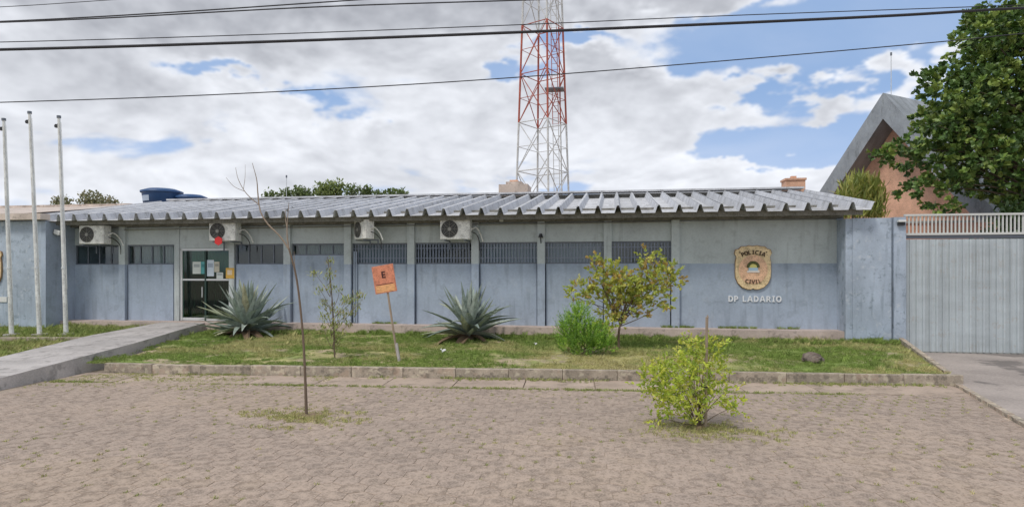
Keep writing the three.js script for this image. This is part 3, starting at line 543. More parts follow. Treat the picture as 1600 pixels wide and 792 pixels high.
// ------------------------------------------------------------------ air conditioners
function aircon(label, pos, turn, red) {
  const t = thing('air_conditioner', label, 'air conditioner', pos, turn, 'outdoor air conditioner units under the eave');
  part(t, 'casing', rbox(0.8, 0.54, 0.30, 0.02, 3), M.acWhite, [0, 0.31, 0]);
  part(t, 'fan_well', new THREE.CylinderGeometry(0.225, 0.225, 0.012, 32), M.dark, [-0.14, 0.31, 0.151], [Math.PI / 2, 0, 0]);
  const rings = []; for (const r of [0.06, 0.10, 0.14, 0.18, 0.22]) rings.push(new THREE.TorusGeometry(r, 0.0045, 5, 32)); for (let k = 0; k < 8; k++) { const a = k * Math.PI / 4; rings.push(bar([0, 0, 0], [0.225 * Math.cos(a), 0.225 * Math.sin(a), 0], 0.004, 5).toNonIndexed()); }
  const m = part(t, 'fan_grille', mergeGeometries(rings.map((g) => { const q = g.index ? g.toNonIndexed() : g; return q; })), std({ color: C(0.30, 0.29, 0.26), roughness: 0.5 }), [-0.14, 0.31, 0.168]);
  part(t, 'fan_hub', new THREE.CylinderGeometry(0.045, 0.045, 0.02, 20), std({ color: C(0.35, 0.34, 0.31), roughness: 0.6 }), [-0.14, 0.31, 0.165], [Math.PI / 2, 0, 0]);
  part(t, 'side_cover', rbox(0.012, 0.24, 0.16, 0.004), M.acWhite, [0.404, 0.25, 0.02]);
  for (const x of [-0.27, 0.27]) { part(t, 'bracket', mergeGeometries([box(x - 0.018, x + 0.018, 0.0, 0.03, -0.36, 0.16), box(x - 0.017, x + 0.017, -0.22, 0.0, -0.36, -0.335)]), M.winFrame); }
  part(t, 'pipe', tube([[0.40, 0.30, 0.0], [0.52, 0.36, -0.08], [0.60, 0.20, -0.24], [0.66, 0.0, -0.31]], [0.018, 0.018, 0.018], 14, 6), M.acWhite);
  part(t, 'pipe', tube([[0.40, 0.24, -0.02], [0.50, 0.20, -0.10], [0.56, 0.02, -0.28], [0.57, -0.25, -0.31]], [0.012, 0.012], 14, 6), M.dark);
  return finish(t);
}
aircon('dusty white air conditioner unit beside the projecting wing', [-12.2, 2.75, 0.40], 0);
aircon('white air conditioner unit above the glass door', [-8.08, 2.81, 0.40], 0);
aircon('air conditioner unit turned edge on, its side facing the lawn', [-3.98, 2.83, 0.42], -0.72).scale.set(0.85, 0.95, 0.85);
aircon('clean white air conditioner unit standing square to the wall above the second agave', [-1.43, 2.80, 0.40], 0);
{
  const s = thing('hexagonal_sign', 'small plain red hexagonal sign hanging below an air conditioner', 'sign', [-8.14, 2.72, 0.62]);
  const pts = []; for (let k = 0; k < 6; k++) pts.push([0.125 * Math.cos(k * Math.PI / 3 + Math.PI / 6), 0.125 + 0.125 * Math.sin(k * Math.PI / 3 + Math.PI / 6)]);
  part(s, 'plate', extrude(pts, 0.012, 0.003), M.red); part(s, 'hanger', bar([0, 0.23, -0.01], [0, 0.36, -0.03], 0.006, 6), M.dark); finish(s);
  const f = thing('floodlight', 'small white floodlight on the corner of the blue wing', 'lamp', [-13.22, 3.06, 0.75]);
  part(f, 'housing', rbox(0.2, 0.12, 0.14, 0.015), M.white, [0.14, 0.06, 0], [0, 0, -0.3]); part(f, 'bracket', box(-0.03, 0.06, 0.02, 0.05, -0.02, 0.02), M.dark); part(f, 'lens', rbox(0.16, 0.02, 0.11, 0.005), M.alu, [0.12, -0.006, 0], [0, 0, -0.3]); finish(f);
  const l = thing('wall_lamp', 'small dark wall lamp on a grey pilaster above the windows', 'lamp', [0.79, 2.74, 0.06]);
  part(l, 'base', rbox(0.12, 0.06, 0.03, 0.008), M.dark, [0, 0.0, 0.015]); part(l, 'arm', tube([[0, 0.0, 0.03], [0, 0.1, 0.1], [0, 0.16, 0.1]], [0.012, 0.012], 8, 6), M.dark); part(l, 'shade', new THREE.CylinderGeometry(0.03, 0.065, 0.1, 14), M.dark, [0, 0.2, 0.1]); finish(l);
  const c = thing('junction_box', 'little white box fixed under the roof beam', 'electrical box', [-0.25, 3.36, 0.171]); part(c, 'case', rbox(0.1, 0.09, 0.07, 0.01), M.white, [0, 0.0, 0.04]); part(c, 'lid', rbox(0.09, 0.08, 0.01, 0.004), M.white, [0, 0, 0.078]); finish(c);
}
// ------------------------------------------------------------------ papers on the door
for (const [x0, x1, y0, y1, col, label] of [
  [-9.42, -9.16, 1.93, 2.28, [0.68, 0.72, 0.66], 'pale paper notice taped to the door, beside the teal notice'],
  [-9.15, -9.03, 1.93, 2.28, [0.13, 0.42, 0.42], 'narrow teal paper notice taped to the door glass'],
  [-8.96, -8.74, 1.86, 2.33, [0.66, 0.74, 0.80], 'tall light blue paper notice taped to the door glass'],
  [-8.73, -8.57, 1.98, 2.28, [0.62, 0.58, 0.46], 'cream paper notice taped to the door glass'],
  [-8.66, -8.45, 1.79, 1.97, [0.62, 0.66, 0.62], 'low pale paper notice just above the door rail']]) {
  const n = thing('door_notice', label, 'notice', [(x0 + x1) / 2, y0, -0.062], 0, 'notices on the door'), w = x1 - x0, h = y1 - y0;
  part(n, 'paper', box(-w / 2, w / 2, 0, h, 0, 0.003), std({ color: C(...col), roughness: 0.9 }));
  part(n, 'printed_block', box(-w * 0.36, w * 0.36, h * 0.55, h * 0.8, 0.003, 0.0045), std({ color: C(col[0] * 0.6, col[1] * 0.62, col[2] * 0.66), roughness: 0.9 })); finish(n);
}
{ const n = thing('wall_notice', 'small orange and yellow notice on the post beside the door', 'notice', [-8.17, 1.80, 0.032]); part(n, 'board', box(-0.13, 0.13, 0, 0.30, 0, 0.008), std({ color: C(0.66, 0.40, 0.08), roughness: 0.7 })); part(n, 'picture', box(-0.085, 0.06, 0.1, 0.24, 0.008, 0.0095), std({ color: C(0.74, 0.60, 0.42), roughness: 0.7 })); finish(n); }

// ------------------------------------------------------------------ emblems and lettering
function text(str, size, depth) { const g = new TextGeometry(str, { font, size, depth, curveSegments: 4, bevelEnabled: false }); g.computeBoundingBox(); g.translate(-(g.boundingBox.min.x + g.boundingBox.max.x) / 2, 0, 0); return g; }
function emblem(label, pos) {
  const t = thing('shield_emblem', label, 'emblem', pos, 0, 'shield emblems on the walls');
  const half = [[0, 1.13], [0.10, 1.145], [0.17, 1.125], [0.28, 1.12], [0.34, 1.06], [0.42, 1.04], [0.445, 0.95], [0.40, 0.86], [0.425, 0.74], [0.43, 0.5], [0.42, 0.34], [0.36, 0.2], [0.26, 0.10], [0.14, 0.05], [0.05, 0.045], [0, 0.075]];
  const full = (k, dy) => { const c = [0, 0.58]; const q = [...half, ...half.slice(1, -1).reverse().map(([x, y]) => [-x, y])].map(([x, y]) => [x * k, c[1] + (y - c[1]) * k]); return q.reverse(); };
  const gold = std({ map: T.paver, color: C(0.92, 0.70, 0.40), roughness: 0.6 }), rim = std({ color: C(0.30, 0.17, 0.07), roughness: 0.6 }), peach = std({ map: T.paver, color: C(0.96, 0.60, 0.38), roughness: 0.65 }), ink = std({ color: C(0.07, 0.04, 0.02), roughness: 0.7 });
  part(t, 'rim', extrude(full(1.02), 0.03), rim); part(t, 'shield', extrude(full(0.985), 0.02, 0.004), gold, [0, 0, 0.03]);
  const disc = new THREE.CylinderGeometry(0.345, 0.345, 0.012, 40); disc.scale(1, 1, 1.05); part(t, 'field', disc, peach, [0, 0.545, 0.058], [Math.PI / 2, 0, 0]);
  // words on arcs
  const arc = (str, size, R, cy, mid, up) => { const w = 0.82 * size; [...str].forEach((ch, k) => { const a = (k - (str.length - 1) / 2) * w / R * (up ? -1 : 1) + mid; const g = text(ch, size, 0.01); g.translate(0, -size / 2, 0); const m = part(t, 'letter', g, ink, [R * Math.cos(a), cy + R * Math.sin(a), 0.0665]); m.rotation.z = up ? a - Math.PI / 2 : a + Math.PI / 2; }); };
  arc('POLICIA', 0.105, 0.62, 0.36, Math.PI / 2, true); arc('CIVIL', 0.095, 0.62, 0.86, -Math.PI / 2, false);
  // centre device: wreath, yellow sky, pale water
  part(t, 'wreath', new THREE.TorusGeometry(0.125, 0.035, 8, 28, Math.PI), std({ color: C(0.09, 0.10, 0.03), roughness: 0.7 }), [0, 0.60, 0.07]);
  part(t, 'device', new THREE.CircleGeometry(0.115, 24, 0, Math.PI), std({ color: C(0.72, 0.66, 0.22), roughness: 0.7 }), [0, 0.59, 0.074]);
  part(t, 'device', rbox(0.23, 0.075, 0.012, 0.004), std({ color: C(0.42, 0.60, 0.72), roughness: 0.7 }), [0, 0.555, 0.072]); part(t, 'ribbon', rbox(0.30, 0.05, 0.012, 0.004), std({ color: C(0.80, 0.74, 0.68), roughness: 0.7 }), [0, 0.495, 0.072]);
  for (const x of [-1, 1]) part(t, 'star', new THREE.CircleGeometry(0.02, 5), ink, [x * 0.32, 0.98, 0.06]);
  return finish(t);
}
emblem('orange shield emblem on the wall above the white lettering', [6.14, 1.50, 0.002]);
emblem('orange shield emblem on the blue wing, above a white plate', [-15.1, 1.52, 1.002]);
{
  const t = thing('wall_lettering', 'white raised letters under the shield emblem on the blue wall', 'lettering', [6.15, 1.235, 0.002]);
  const white = std({ color: C(0.78, 0.80, 0.82), roughness: 0.5 }), str = 'DP LADARIO'; let x = -0.60;
  for (const ch of str) { if (ch === ' ') { x += 0.085; continue; } const g = new TextGeometry(ch, { font, size: 0.148, depth: 0.025, curveSegments: 5, bevelEnabled: false }); g.computeBoundingBox(); const b = g.boundingBox; g.translate(-b.min.x, 0, 0); part(t, 'letter', g, white, [x, 0, 0]); x += (b.max.x - b.min.x) + 0.026; }
  finish(t);
  const p = thing('name_plate', 'blank white name plate on the blue wing', 'sign', [-15.14, 1.12, 1.002]); part(p, 'plate', rbox(1.26, 0.15, 0.02, 0.004), M.white, [0, 0.075, 0.012]); for (const x of [-0.55, 0.55]) part(p, 'screw', new THREE.CylinderGeometry(0.01, 0.01, 0.008, 10), M.alu, [x, 0.075, 0.025], [Math.PI / 2, 0, 0]); finish(p);
}
// ------------------------------------------------------------------ flagpoles
function flagpole(label, x, z, lean, h) {
  const t = thing('flagpole', label, 'flagpole', [x, 0.34, z], 0, 'three flagpoles in front of the wing'); t.rotation.z = lean;
  part(t, 'pole', new THREE.CylinderGeometry(0.048, 0.056, 1.75, 14), M.pole, [0, 0.875, 0]); part(t, 'pole', new THREE.CylinderGeometry(0.034, 0.045, h - 1.75, 14), M.pole, [0, 1.75 + (h - 1.75) / 2, 0]);
  part(t, 'collar', new THREE.CylinderGeometry(0.06, 0.06, 0.05, 14), M.alu, [0, 1.75, 0]); part(t, 'base_block', rbox(0.26, 0.1, 0.26, 0.015), M.concrete, [0, 0.02, 0]);
  part(t, 'cap', new THREE.CylinderGeometry(0.05, 0.05, 0.06, 14), M.winFrame, [0, h + 0.03, 0]); part(t, 'pulley', new THREE.CylinderGeometry(0.05, 0.05, 0.03, 14), M.dark, [-0.085, h - 0.2, 0], [Math.PI / 2, 0, 0]); part(t, 'pulley_bracket', bar([0, h - 0.1, 0], [-0.085, h - 0.2, 0], 0.012, 6), M.dark);
  part(t, 'halyard', bar([0.075, 1.2, 0], [0.06, h - 0.12, 0], 0.006, 5), M.pole); return finish(t);
}
flagpole('leaning white flagpole furthest from the ramp', -12.52, 2.72, 0.042, 5.52);
flagpole('tallest leaning white flagpole, between the other two', -11.87, 2.55, 0.052, 5.72);
flagpole('leaning white flagpole beside the ramp', -11.26, 2.38, 0.038, 5.62);

// ------------------------------------------------------------------ parking sign
{
  const t = thing('parking_sign', 'faded orange board with a black letter E on a leaning post', 'sign', [-1.63, 0.19, 4.45]); t.rotation.z = 0.165;
  part(t, 'post', uvMetres(bar([0, 0.1, 0], [0.02, 1.85, 0], 0.023, 8)), M.barkPale); part(t, 'post_sleeve', bar([0.03, -0.05, 0.01], [0.03, 0.36, 0.01], 0.032, 8), M.concrete);
  const org = std({ map: T.paver, color: C(0.74, 0.28, 0.16), roughness: 0.6 }), pale = std({ map: T.paver, color: C(0.90, 0.47, 0.20), roughness: 0.6 });
  part(t, 'board', rbox(0.46, 0.56, 0.014, 0.004), org, [0, 1.68, 0.036]); part(t, 'lower_panel', rbox(0.40, 0.14, 0.006, 0.002), pale, [0, 1.49, 0.045]);
  const ink = std({ color: C(0.05, 0.015, 0.015), roughness: 0.7 });
  const e = text('E', 0.135, 0.006); part(t, 'letter', e, ink, [0.0, 1.70, 0.0435]);
  part(t, 'printed_line', rbox(0.36, 0.012, 0.004, 0.001), ink, [0, 1.575, 0.0445]); finish(t);
}
// ------------------------------------------------------------------ stone and litter on the lawn
{
  const s = thing('rock', 'rough dark lump of stone lying on the grass', 'rock', [6.55, 0.22, 3.45]);
  const g = new THREE.IcosahedronGeometry(0.2, 4), p = g.attributes.position; for (let k = 0; k < p.count; k++) { V.set(p.getX(k), p.getY(k), p.getZ(k)); const n = 1 + 0.45 * fbm(V.x * 8 + 3, V.y * 8 + V.z * 6, 4); V.multiplyScalar(n); p.setXYZ(k, V.x * 1.05, Math.max(-0.03, V.y * 0.62), V.z); } part(s, 'stone', uvMetres(g), M.stone, [0, 0.04, 0]); finish(s);
  const lit = new THREE.PlaneGeometry(0.09, 0.06, 3, 2); const q = lit.attributes.position; for (let k = 0; k < q.count; k++) q.setZ(k, 0.02 * Math.sin(k * 2.1));
  for (const [x, z, w, lb] of [[-1.0, 3.3, 1.5, 'crumpled white scrap of paper on the grass near the parking sign'], [0.9, 2.2, 1.0, 'tiny white scrap of paper on the grass between the second agave and the green bush']]) { const l = thing('paper_scrap', lb, 'litter', [x, lawnTop(x, z) + 0.03, z], 1.1); part(l, 'paper', lit, std({ color: C(0.8, 0.8, 0.78), roughness: 0.9, side: THREE.DoubleSide }), [0, 0.02, 0], [-1.1, 0, 0]).scale.setScalar(w); finish(l); }
}
// ------------------------------------------------------------------ agaves: every leaf its own
function agave(label, x, z, n, size, open) {
  const t = thing('agave', label, 'agave', [x, lawnTop(x, z), z], 0, 'agaves on the lawn');
  const blade = (L, w, curve) => {                               // thick channelled leaf along +z, bending up or down
    const S = 10, pos = [], idx = [];
    for (let i = 0; i <= S; i++) { const s = i / S, ww = w * (s < 0.35 ? lerp(0.75, 1, s / 0.35) : Math.pow(1 - (s - 0.35) / 0.65, 0.8)) + 0.001, th = 0.016 * (1 - s) + 0.002, zc = L * s * (1 - 0.12 * Math.abs(curve) * s), y = L * curve * s * s; pos.push(-ww, y + ww * 0.55, zc, 0, y + th * 0.4, zc, ww, y + ww * 0.55, zc, 0, y - th, zc); }
    for (let i = 0; i < S; i++) for (let j = 0; j < 4; j++) { const a = i * 4 + j, b = i * 4 + (j + 1) % 4; idx.push(a, a + 4, b, b, a + 4, b + 4); }
    const g = new THREE.BufferGeometry(); g.setAttribute('position', new THREE.Float32BufferAttribute(pos, 3)); g.setIndex(idx); const o = g.toNonIndexed(); o.computeVertexNormals(); return uvMetres(o);
  };
  const geos = [blade(1.0, 0.082, -0.16), blade(1.0, 0.076, 0.12), blade(1.0, 0.086, -0.42), blade(1.0, 0.078, 0.0)];
  const cols = [[0.34, 0.41, 0.35], [0.27, 0.335, 0.29], [0.44, 0.50, 0.43], [0.46, 0.50, 0.34], [0.52, 0.50, 0.33]].map((c) => std({ map: T.paver, color: C(...c), roughness: 0.6, side: THREE.DoubleSide }));
  const dead = std({ color: C(0.19, 0.13, 0.08), roughness: 0.95, side: THREE.DoubleSide });
  for (let k = 0; k < n; k++) {
    const f = k / n, broken = rnd() < 0.08, az = k * 2.39996 + rr(-0.15, 0.15), el = lerp(-0.05, 1.45, Math.pow(f, open)) + rr(-0.08, 0.1), L = size * lerp(1.05, 0.9, f) * rr(0.78, 1.14) * (broken ? 0.6 : 1), old = f < 0.12 && rnd() < 0.6;
    const m = part(t, 'leaf', geos[el > 1.0 ? 3 : old ? 2 : Math.floor(rnd() * 3)], old ? dead : pick(rnd() < 0.18 ? [cols[3], cols[4]] : [cols[0], cols[1], cols[2]]), [0.05 * Math.sin(az), 0.08 + 0.22 * f, 0.05 * Math.cos(az)]);
    m.rotation.order = 'YXZ'; m.rotation.set(-el, az, rr(-0.3, 0.3)); m.scale.set(rr(0.85, 1.15) * size, size, L);
  }
  part(t, 'stem', uvMetres(new THREE.CylinderGeometry(0.1, 0.14, 0.3, 10)), M.bark, [0, 0.1, 0]); return finish(t);
}
agave('wide grey green agave beside the glass door and ramp', -6.9, 1.25, 92, 1.26, 0.8);
agave('grey green agave below the fourth air conditioner, away from the door', -0.85, 1.45, 66, 1.2, 1.0);

// ------------------------------------------------------------------ shrubs and trees
const leafSmall = leafGeo(0.5, 1), leafLong = leafGeo(0.28, 1), leafBroad = leafGeo(0.62, 1, 0.1);
const addZ = (L, z, dz = 0.15) => L.map(([x, y, r]) => [x, y, z + rr(-dz, dz), r]);
{ // small tree with yellowing leaves
  const z = 2.4, t = thing('young_tree', 'small tree with yellow and russet leaves in front of the windows', 'tree', [2.79, lawnTop(2.79, z), z]);
  const o = [-2.79, -lawnTop(2.79, z), -z];
  const B = addZ([[2.2, 2.3, 0.122], [2.27, 2.06, 0.159], [2.52, 1.99, 0.244], [2.72, 2.06, 0.134], [1.91, 1.6, 0.232], [2.2, 1.45, 0.207], [1.74, 1.44, 0.11], [2.83, 1.77, 0.281], [2.66, 1.46, 0.281], [3.04, 1.42, 0.317], [3.32, 1.63, 0.281], [3.43, 2.37, 0.159], [3.6, 2.31, 0.122], [3.42, 1.99, 0.207], [3.83, 1.94, 0.305], [4.05, 1.83, 0.171], [3.6, 1.46, 0.244], [2.55, 0.94, 0.232], [2.44, 0.74, 0.195], [3.8, 1.34, 0.134], [3.32, 1.09, 0.159], [2.8, 0.85, 0.134], [2.95, 1.6, 0.26], [3.15, 1.25, 0.2], [3.6, 1.75, 0.24], [2.4, 1.75, 0.16], [2.62, 1.15, 0.16]], z, 0.22);
  part(t, 'trunk', tube([[2.79, 0.25, z], [2.80, 0.7, z], [2.88, 1.05, z], [2.98, 1.35, z]], [0.03, 0.026, 0.022, 0.018], 10, 7), M.bark, o);
  for (const b of B) if (b[3] > 0.1) { const y0 = rr(0.75, 1.15); part(t, 'branch', tube([[2.80 + (y0 - 0.7) * 0.2, y0, z], [lerp(2.85, b[0], 0.5), lerp(y0, b[1], 0.42), lerp(z, b[2], 0.5)], [b[0], b[1], b[2]]], [0.012, 0.008, 0.004], 8, 5), M.bark, o); }
  const m = scatter(t, 'crown', leafBroad, M.leaf, sprays(B, 600, 8, 0.16, [[0.58, 0.58, 0.09], [0.50, 0.56, 0.085], [0.50, 0.35, 0.09], [0.42, 0.50, 0.08], [0.66, 0.63, 0.15], [0.46, 0.52, 0.10]], 0.078, 0.5)); m.position.set(...o); finish(t);
}
{ // feathery green bush
  const z = 3.2, t = thing('green_bush', 'dense feathery bright green bush at the foot of the yellowing tree', 'bush', [2.0, lawnTop(2, z), z]), o = [-2, -lawnTop(2, z), -z];
  const B = addZ([[1.82, 0.9, 0.244], [2.0, 1.02, 0.207], [1.9, 0.62, 0.366], [2.2, 0.66, 0.293], [1.74, 0.5, 0.268], [2.34, 0.45, 0.232], [2.08, 0.42, 0.293], [1.95, 1.12, 0.16], [2.35, 0.62, 0.26], [2.5, 0.42, 0.2], [1.7, 0.75, 0.2]], z, 0.12);
  for (let k = 0; k < 9; k++) part(t, 'stem', tube([[2 + rr(-0.06, 0.06), 0.2, z + rr(-0.05, 0.05)], [2 + rr(-0.25, 0.25), 0.6, z + rr(-0.15, 0.15)], [2 + rr(-0.3, 0.25), rr(0.8, 1.1), z + rr(-0.2, 0.2)]], [0.010, 0.004], 8, 5), M.bark, o);
  const m = scatter(t, 'foliage', leafLong, M.leaf, sprays(B, 1300, 14, 0.22, [[0.30, 0.52, 0.05], [0.22, 0.42, 0.04], [0.40, 0.60, 0.07], [0.18, 0.34, 0.04]], 0.052, 1.3, 0.7)); m.position.set(...o); finish(t);
}
{ // thin sapling
  const z = 4.3, t = thing('thin_sapling', 'spindly sapling with sparse light green leaves beside the orange sign', 'sapling', [-3.05, lawnTop(-3.05, z), z]), o = [3.05, -lawnTop(-3.05, z), -z];
  const B = addZ([[-3.51, 1.92, 0.15], [-3.2, 2.19, 0.125], [-3.16, 1.92, 0.15], [-3.13, 1.65, 0.138], [-3.37, 1.59, 0.125], [-2.74, 1.39, 0.188], [-2.5, 1.46, 0.15], [-2.88, 1.12, 0.188], [-3.23, 1.05, 0.15], [-3.02, 0.86, 0.188], [-2.67, 1.13, 0.125], [-3.09, 0.59, 0.125], [-3.3, 1.3, 0.14], [-2.9, 1.6, 0.1], [-2.75, 0.9, 0.13], [-3.35, 0.8, 0.12], [-3.1, 1.2, 0.13], [-2.6, 1.25, 0.1], [-3.0, 0.45, 0.12], [-2.85, 0.7, 0.12]], z, 0.12);
  part(t, 'stem', tube([[-3.05, 0.1, z], [-3.07, 0.7, z], [-3.1, 1.3, z], [-3.17, 2.0, z], [-3.21, 2.3, z]], [0.017, 0.013, 0.010, 0.006], 12, 6), M.bark, o);
  for (const b of B) part(t, 'twig', tube([[-3.06 - 0.05 * b[1], Math.max(0.4, b[1] - 0.45), z], [lerp(-3.1, b[0], 0.5), b[1] - 0.2, z], [b[0], b[1] + 0.05, b[2]]], [0.007, 0.003], 7, 5), M.bark, o);
  const m = scatter(t, 'foliage', leafLong, M.leaf, blobLeaves(B, 2600, [[0.34, 0.40, 0.11], [0.46, 0.48, 0.16], [0.28, 0.33, 0.10], [0.40, 0.35, 0.2]], 0.08, 0.6)); m.position.set(...o); finish(t);
}
{ // staked sapling in the paving
  const z = 8.37, t = thing('leafy_sapling', 'bushy yellow green sapling growing from the paving around a stake', 'sapling', [3.8, 0, z]), o = [-3.8, 0, -z];
  const B = addZ([[3.666, 1.007, 0.132], [3.738, 0.848, 0.156], [3.981, 0.986, 0.132], [3.522, 0.753, 0.108], [3.225, 0.572, 0.228], [3.414, 0.583, 0.228], [3.594, 0.498, 0.264], [3.81, 0.488, 0.204], [3.981, 0.594, 0.18], [3.297, 0.329, 0.204], [3.522, 0.276, 0.204], [3.702, 0.286, 0.18], [3.225, 0.085, 0.084], [3.747, 0.095, 0.096], [4.161, 0.254, 0.096], [3.945, 0.403, 0.12], [3.342, 0.742, 0.16], [3.612, 0.742, 0.18], [3.882, 0.763, 0.16], [4.08, 0.477, 0.13], [3.432, 0.445, 0.22], [3.63, 1.007, 0.1], [3.7, 1.08, 0.09], [3.95, 1.05, 0.1], [3.85, 0.9, 0.13], [3.55, 0.85, 0.13]], z, 0.2);
  for (const b of B) part(t, 'stem', tube([[3.76 + rr(-0.04, 0.04), 0.0, z + rr(-0.04, 0.04)], [lerp(3.76, b[0], 0.45), Math.max(0.05, b[1] * 0.62), lerp(z, b[2], 0.4)], [b[0], b[1] + 0.04, b[2]]], [0.008, 0.005, 0.0025], 9, 5), M.bark, o);
  const m = scatter(t, 'foliage', leafSmall, M.leaf, sprays([...B, [3.12, 0.6, 8.3, 0.1], [2.98, 0.56, 8.35, 0.07], [3.2, 0.12, 8.5, 0.08], [4.25, 0.25, 8.4, 0.08]], 860, 8, 0.15, [[0.50, 0.60, 0.06], [0.60, 0.67, 0.08], [0.42, 0.54, 0.055], [0.34, 0.47, 0.05], [0.66, 0.66, 0.12]], 0.05, 0.55)); m.position.set(...o); finish(t);
  const s = thing('wooden_stake', 'thin grey wooden stake upright inside the yellow green sapling', 'stake', [3.84, -0.02, z + 0.06]); part(s, 'stake', uvMetres(new THREE.BoxGeometry(0.027, 1.44, 0.025)), M.barkPale, [0, 0.72, 0], [0, 0.4, -0.012]); part(s, 'tip', new THREE.ConeGeometry(0.017, 0.04, 4), M.barkPale, [0.016, 1.455, 0], [0, 0.4 + Math.PI / 4, 0]); part(s, 'tie', new THREE.TorusGeometry(0.024, 0.006, 6, 14), M.black, [0, 0.55, 0], [Math.PI / 2, 0, 0]); finish(s);
}
{ // bare young tree in the paving
  const t = thing('bare_tree', 'slender leafless young tree standing in the paving', 'tree', [-1.53, 0, 8.55]), o = [1.53, 0, -8.55];
  part(t, 'trunk', tube([[-1.53, -0.02, 8.55], [-1.54, 0.44, 8.56], [-1.58, 1.15, 8.56], [-1.67, 1.95, 8.58], [-1.77, 2.32, 8.59]], [0.024, 0.019, 0.016, 0.014, 0.013], 18, 8), M.bark, o);
  const br = (pts, r) => part(t, 'branch', tube(pts, r, 14, 6), M.barkPale, o);
  br([[-1.765, 2.3, 8.59], [-1.88, 2.48, 8.62], [-2.04, 2.65, 8.66], [-2.13, 2.8, 8.68], [-2.18, 2.94, 8.66]], [0.012, 0.010, 0.008]);
  br([[-2.178, 2.93, 8.66], [-2.2, 3.1, 8.65], [-2.21, 3.27, 8.66], [-2.27, 3.5, 8.67]], [0.010, 0.007, 0.003]);
  br([[-2.17, 2.92, 8.66], [-2.26, 3.0, 8.70], [-2.34, 3.1, 8.74], [-2.43, 3.28, 8.76], [-2.47, 3.43, 8.75]], [0.007, 0.005, 0.002]);
  br([[-2.34, 3.1, 8.74], [-2.46, 3.16, 8.8], [-2.56, 3.28, 8.83]], [0.004, 0.002]);
  br([[-2.36, 3.13, 8.74], [-2.36, 3.3, 8.70], [-2.37, 3.48, 8.68]], [0.004, 0.0015]);
  br([[-1.77, 2.30, 8.59], [-1.79, 2.5, 8.60], [-1.79, 2.65, 8.6], [-1.77, 2.94, 8.59]], [0.012, 0.008, 0.004]);
  br([[-1.79, 2.6, 8.6], [-1.83, 2.72, 8.57], [-1.845, 2.86, 8.55]], [0.006, 0.003]);
  br([[-1.67, 1.97, 8.58], [-1.72, 2.1, 8.52], [-1.74, 2.28, 8.50]], [0.006, 0.003]);
  const dead = leafGeo(0.5, 1); scatter(t, 'dry_leaf_tuft', dead, M.leaf, Array.from({ length: 14 }, () => [-1.77 + rr(-0.05, 0.05), 2.93 + rr(-0.08, 0.05), 8.59 + rr(-0.04, 0.04), rr(1.5, 2.8), rr(0, 6.28), 0, rr(0.03, 0.055), 0.24, 0.26, 0.27])).position.set(...o); finish(t);
}
{ // big broad-leaved tree behind the gate
  const z = -4, t = thing('shade_tree', 'large dark green broad leaved tree rising behind the gate', 'tree', [15.2, 0, z]), o = [-15.2, 0, -z];
  const L = [[14.03, 9.23, 0.66], [13.35, 8.89, 0.53], [13.18, 9.37, 0.34], [14.37, 8.45, 0.75], [13.61, 8.12, 0.75], [12.83, 7.97, 0.42], [12.05, 7.81, 0.34], [12.49, 7.6, 0.57], [12.1, 7.2, 0.3], [13.18, 7.19, 0.85], [14.2, 7.15, 0.94], [12.83, 6.45, 0.76], [13.86, 6.03, 0.94], [12.05, 6.25, 0.36], [11.4, 5.68, 0.4], [10.85, 5.5, 0.3], [12.31, 5.61, 0.67], [13.18, 5.3, 0.76], [14.37, 5.08, 0.94], [11.5, 4.5, 0.24], [12.0, 4.55, 0.4], [12.66, 4.6, 0.42], [14.0, 3.75, 0.36], [14.45, 4.0, 0.5], [15.04, 8.04, 1.12], [15.21, 6.17, 1.3], [15.38, 4.49, 0.93], [15.2, 9.6, 1.0], [16.4, 8.8, 1.2], [16.8, 7.2, 1.4], [17.0, 5.6, 1.3], [18.0, 6.6, 1.1], [10.75, 5.55, 0.28], [12.5, 6.0, 0.45], [11.7, 4.45, 0.26], [12.2, 4.1, 0.33], [12.8, 3.95, 0.24], [12.9, 4.95, 0.45], [12.1, 5.5, 0.4], [12.6, 8.6, 0.3], [13.6, 9.7, 0.4]];
  const B = []; for (const [x, y, r] of L) { B.push([x, y, z + rr(-0.5, 0.5), r]); if (r > 0.6) B.push([x + rr(-0.3, 0.3), y + rr(-0.3, 0.3), z - rr(0.9, 2.4), r * 0.9]); }
  part(t, 'trunk', tube([[15.2, -0.1, z], [15.15, 1.5, z], [15.25, 3.2, z], [15.1, 5.0, z]], [0.30, 0.25, 0.22, 0.16], 12, 10), M.bark, o);
  for (const b of B) if (b[3] > 0.33) { const y0 = clamp(b[1] - rr(0.6, 1.8), 3.9, 6.0); part(t, 'limb', tube([[15.15, y0, z], [lerp(15.15, b[0], 0.5), lerp(y0, b[1], 0.6) + 0.1, lerp(z, b[2], 0.5)], [b[0], b[1], b[2]]], [0.04, 0.022, 0.01], 9, 6), M.barkDark, o); }
  const m = scatter(t, 'crown', leafBroad, M.leafGloss, sprays(B.map(([x, y, zz, r]) => [x, y, zz, r * 0.95]), 150, 9, 0.16, [[0.10, 0.19, 0.038], [0.13, 0.225, 0.045], [0.07, 0.14, 0.032], [0.20, 0.30, 0.06], [0.27, 0.36, 0.075]], 0.165, 0.35, 1.0)); m.position.set(...o); finish(t);
}
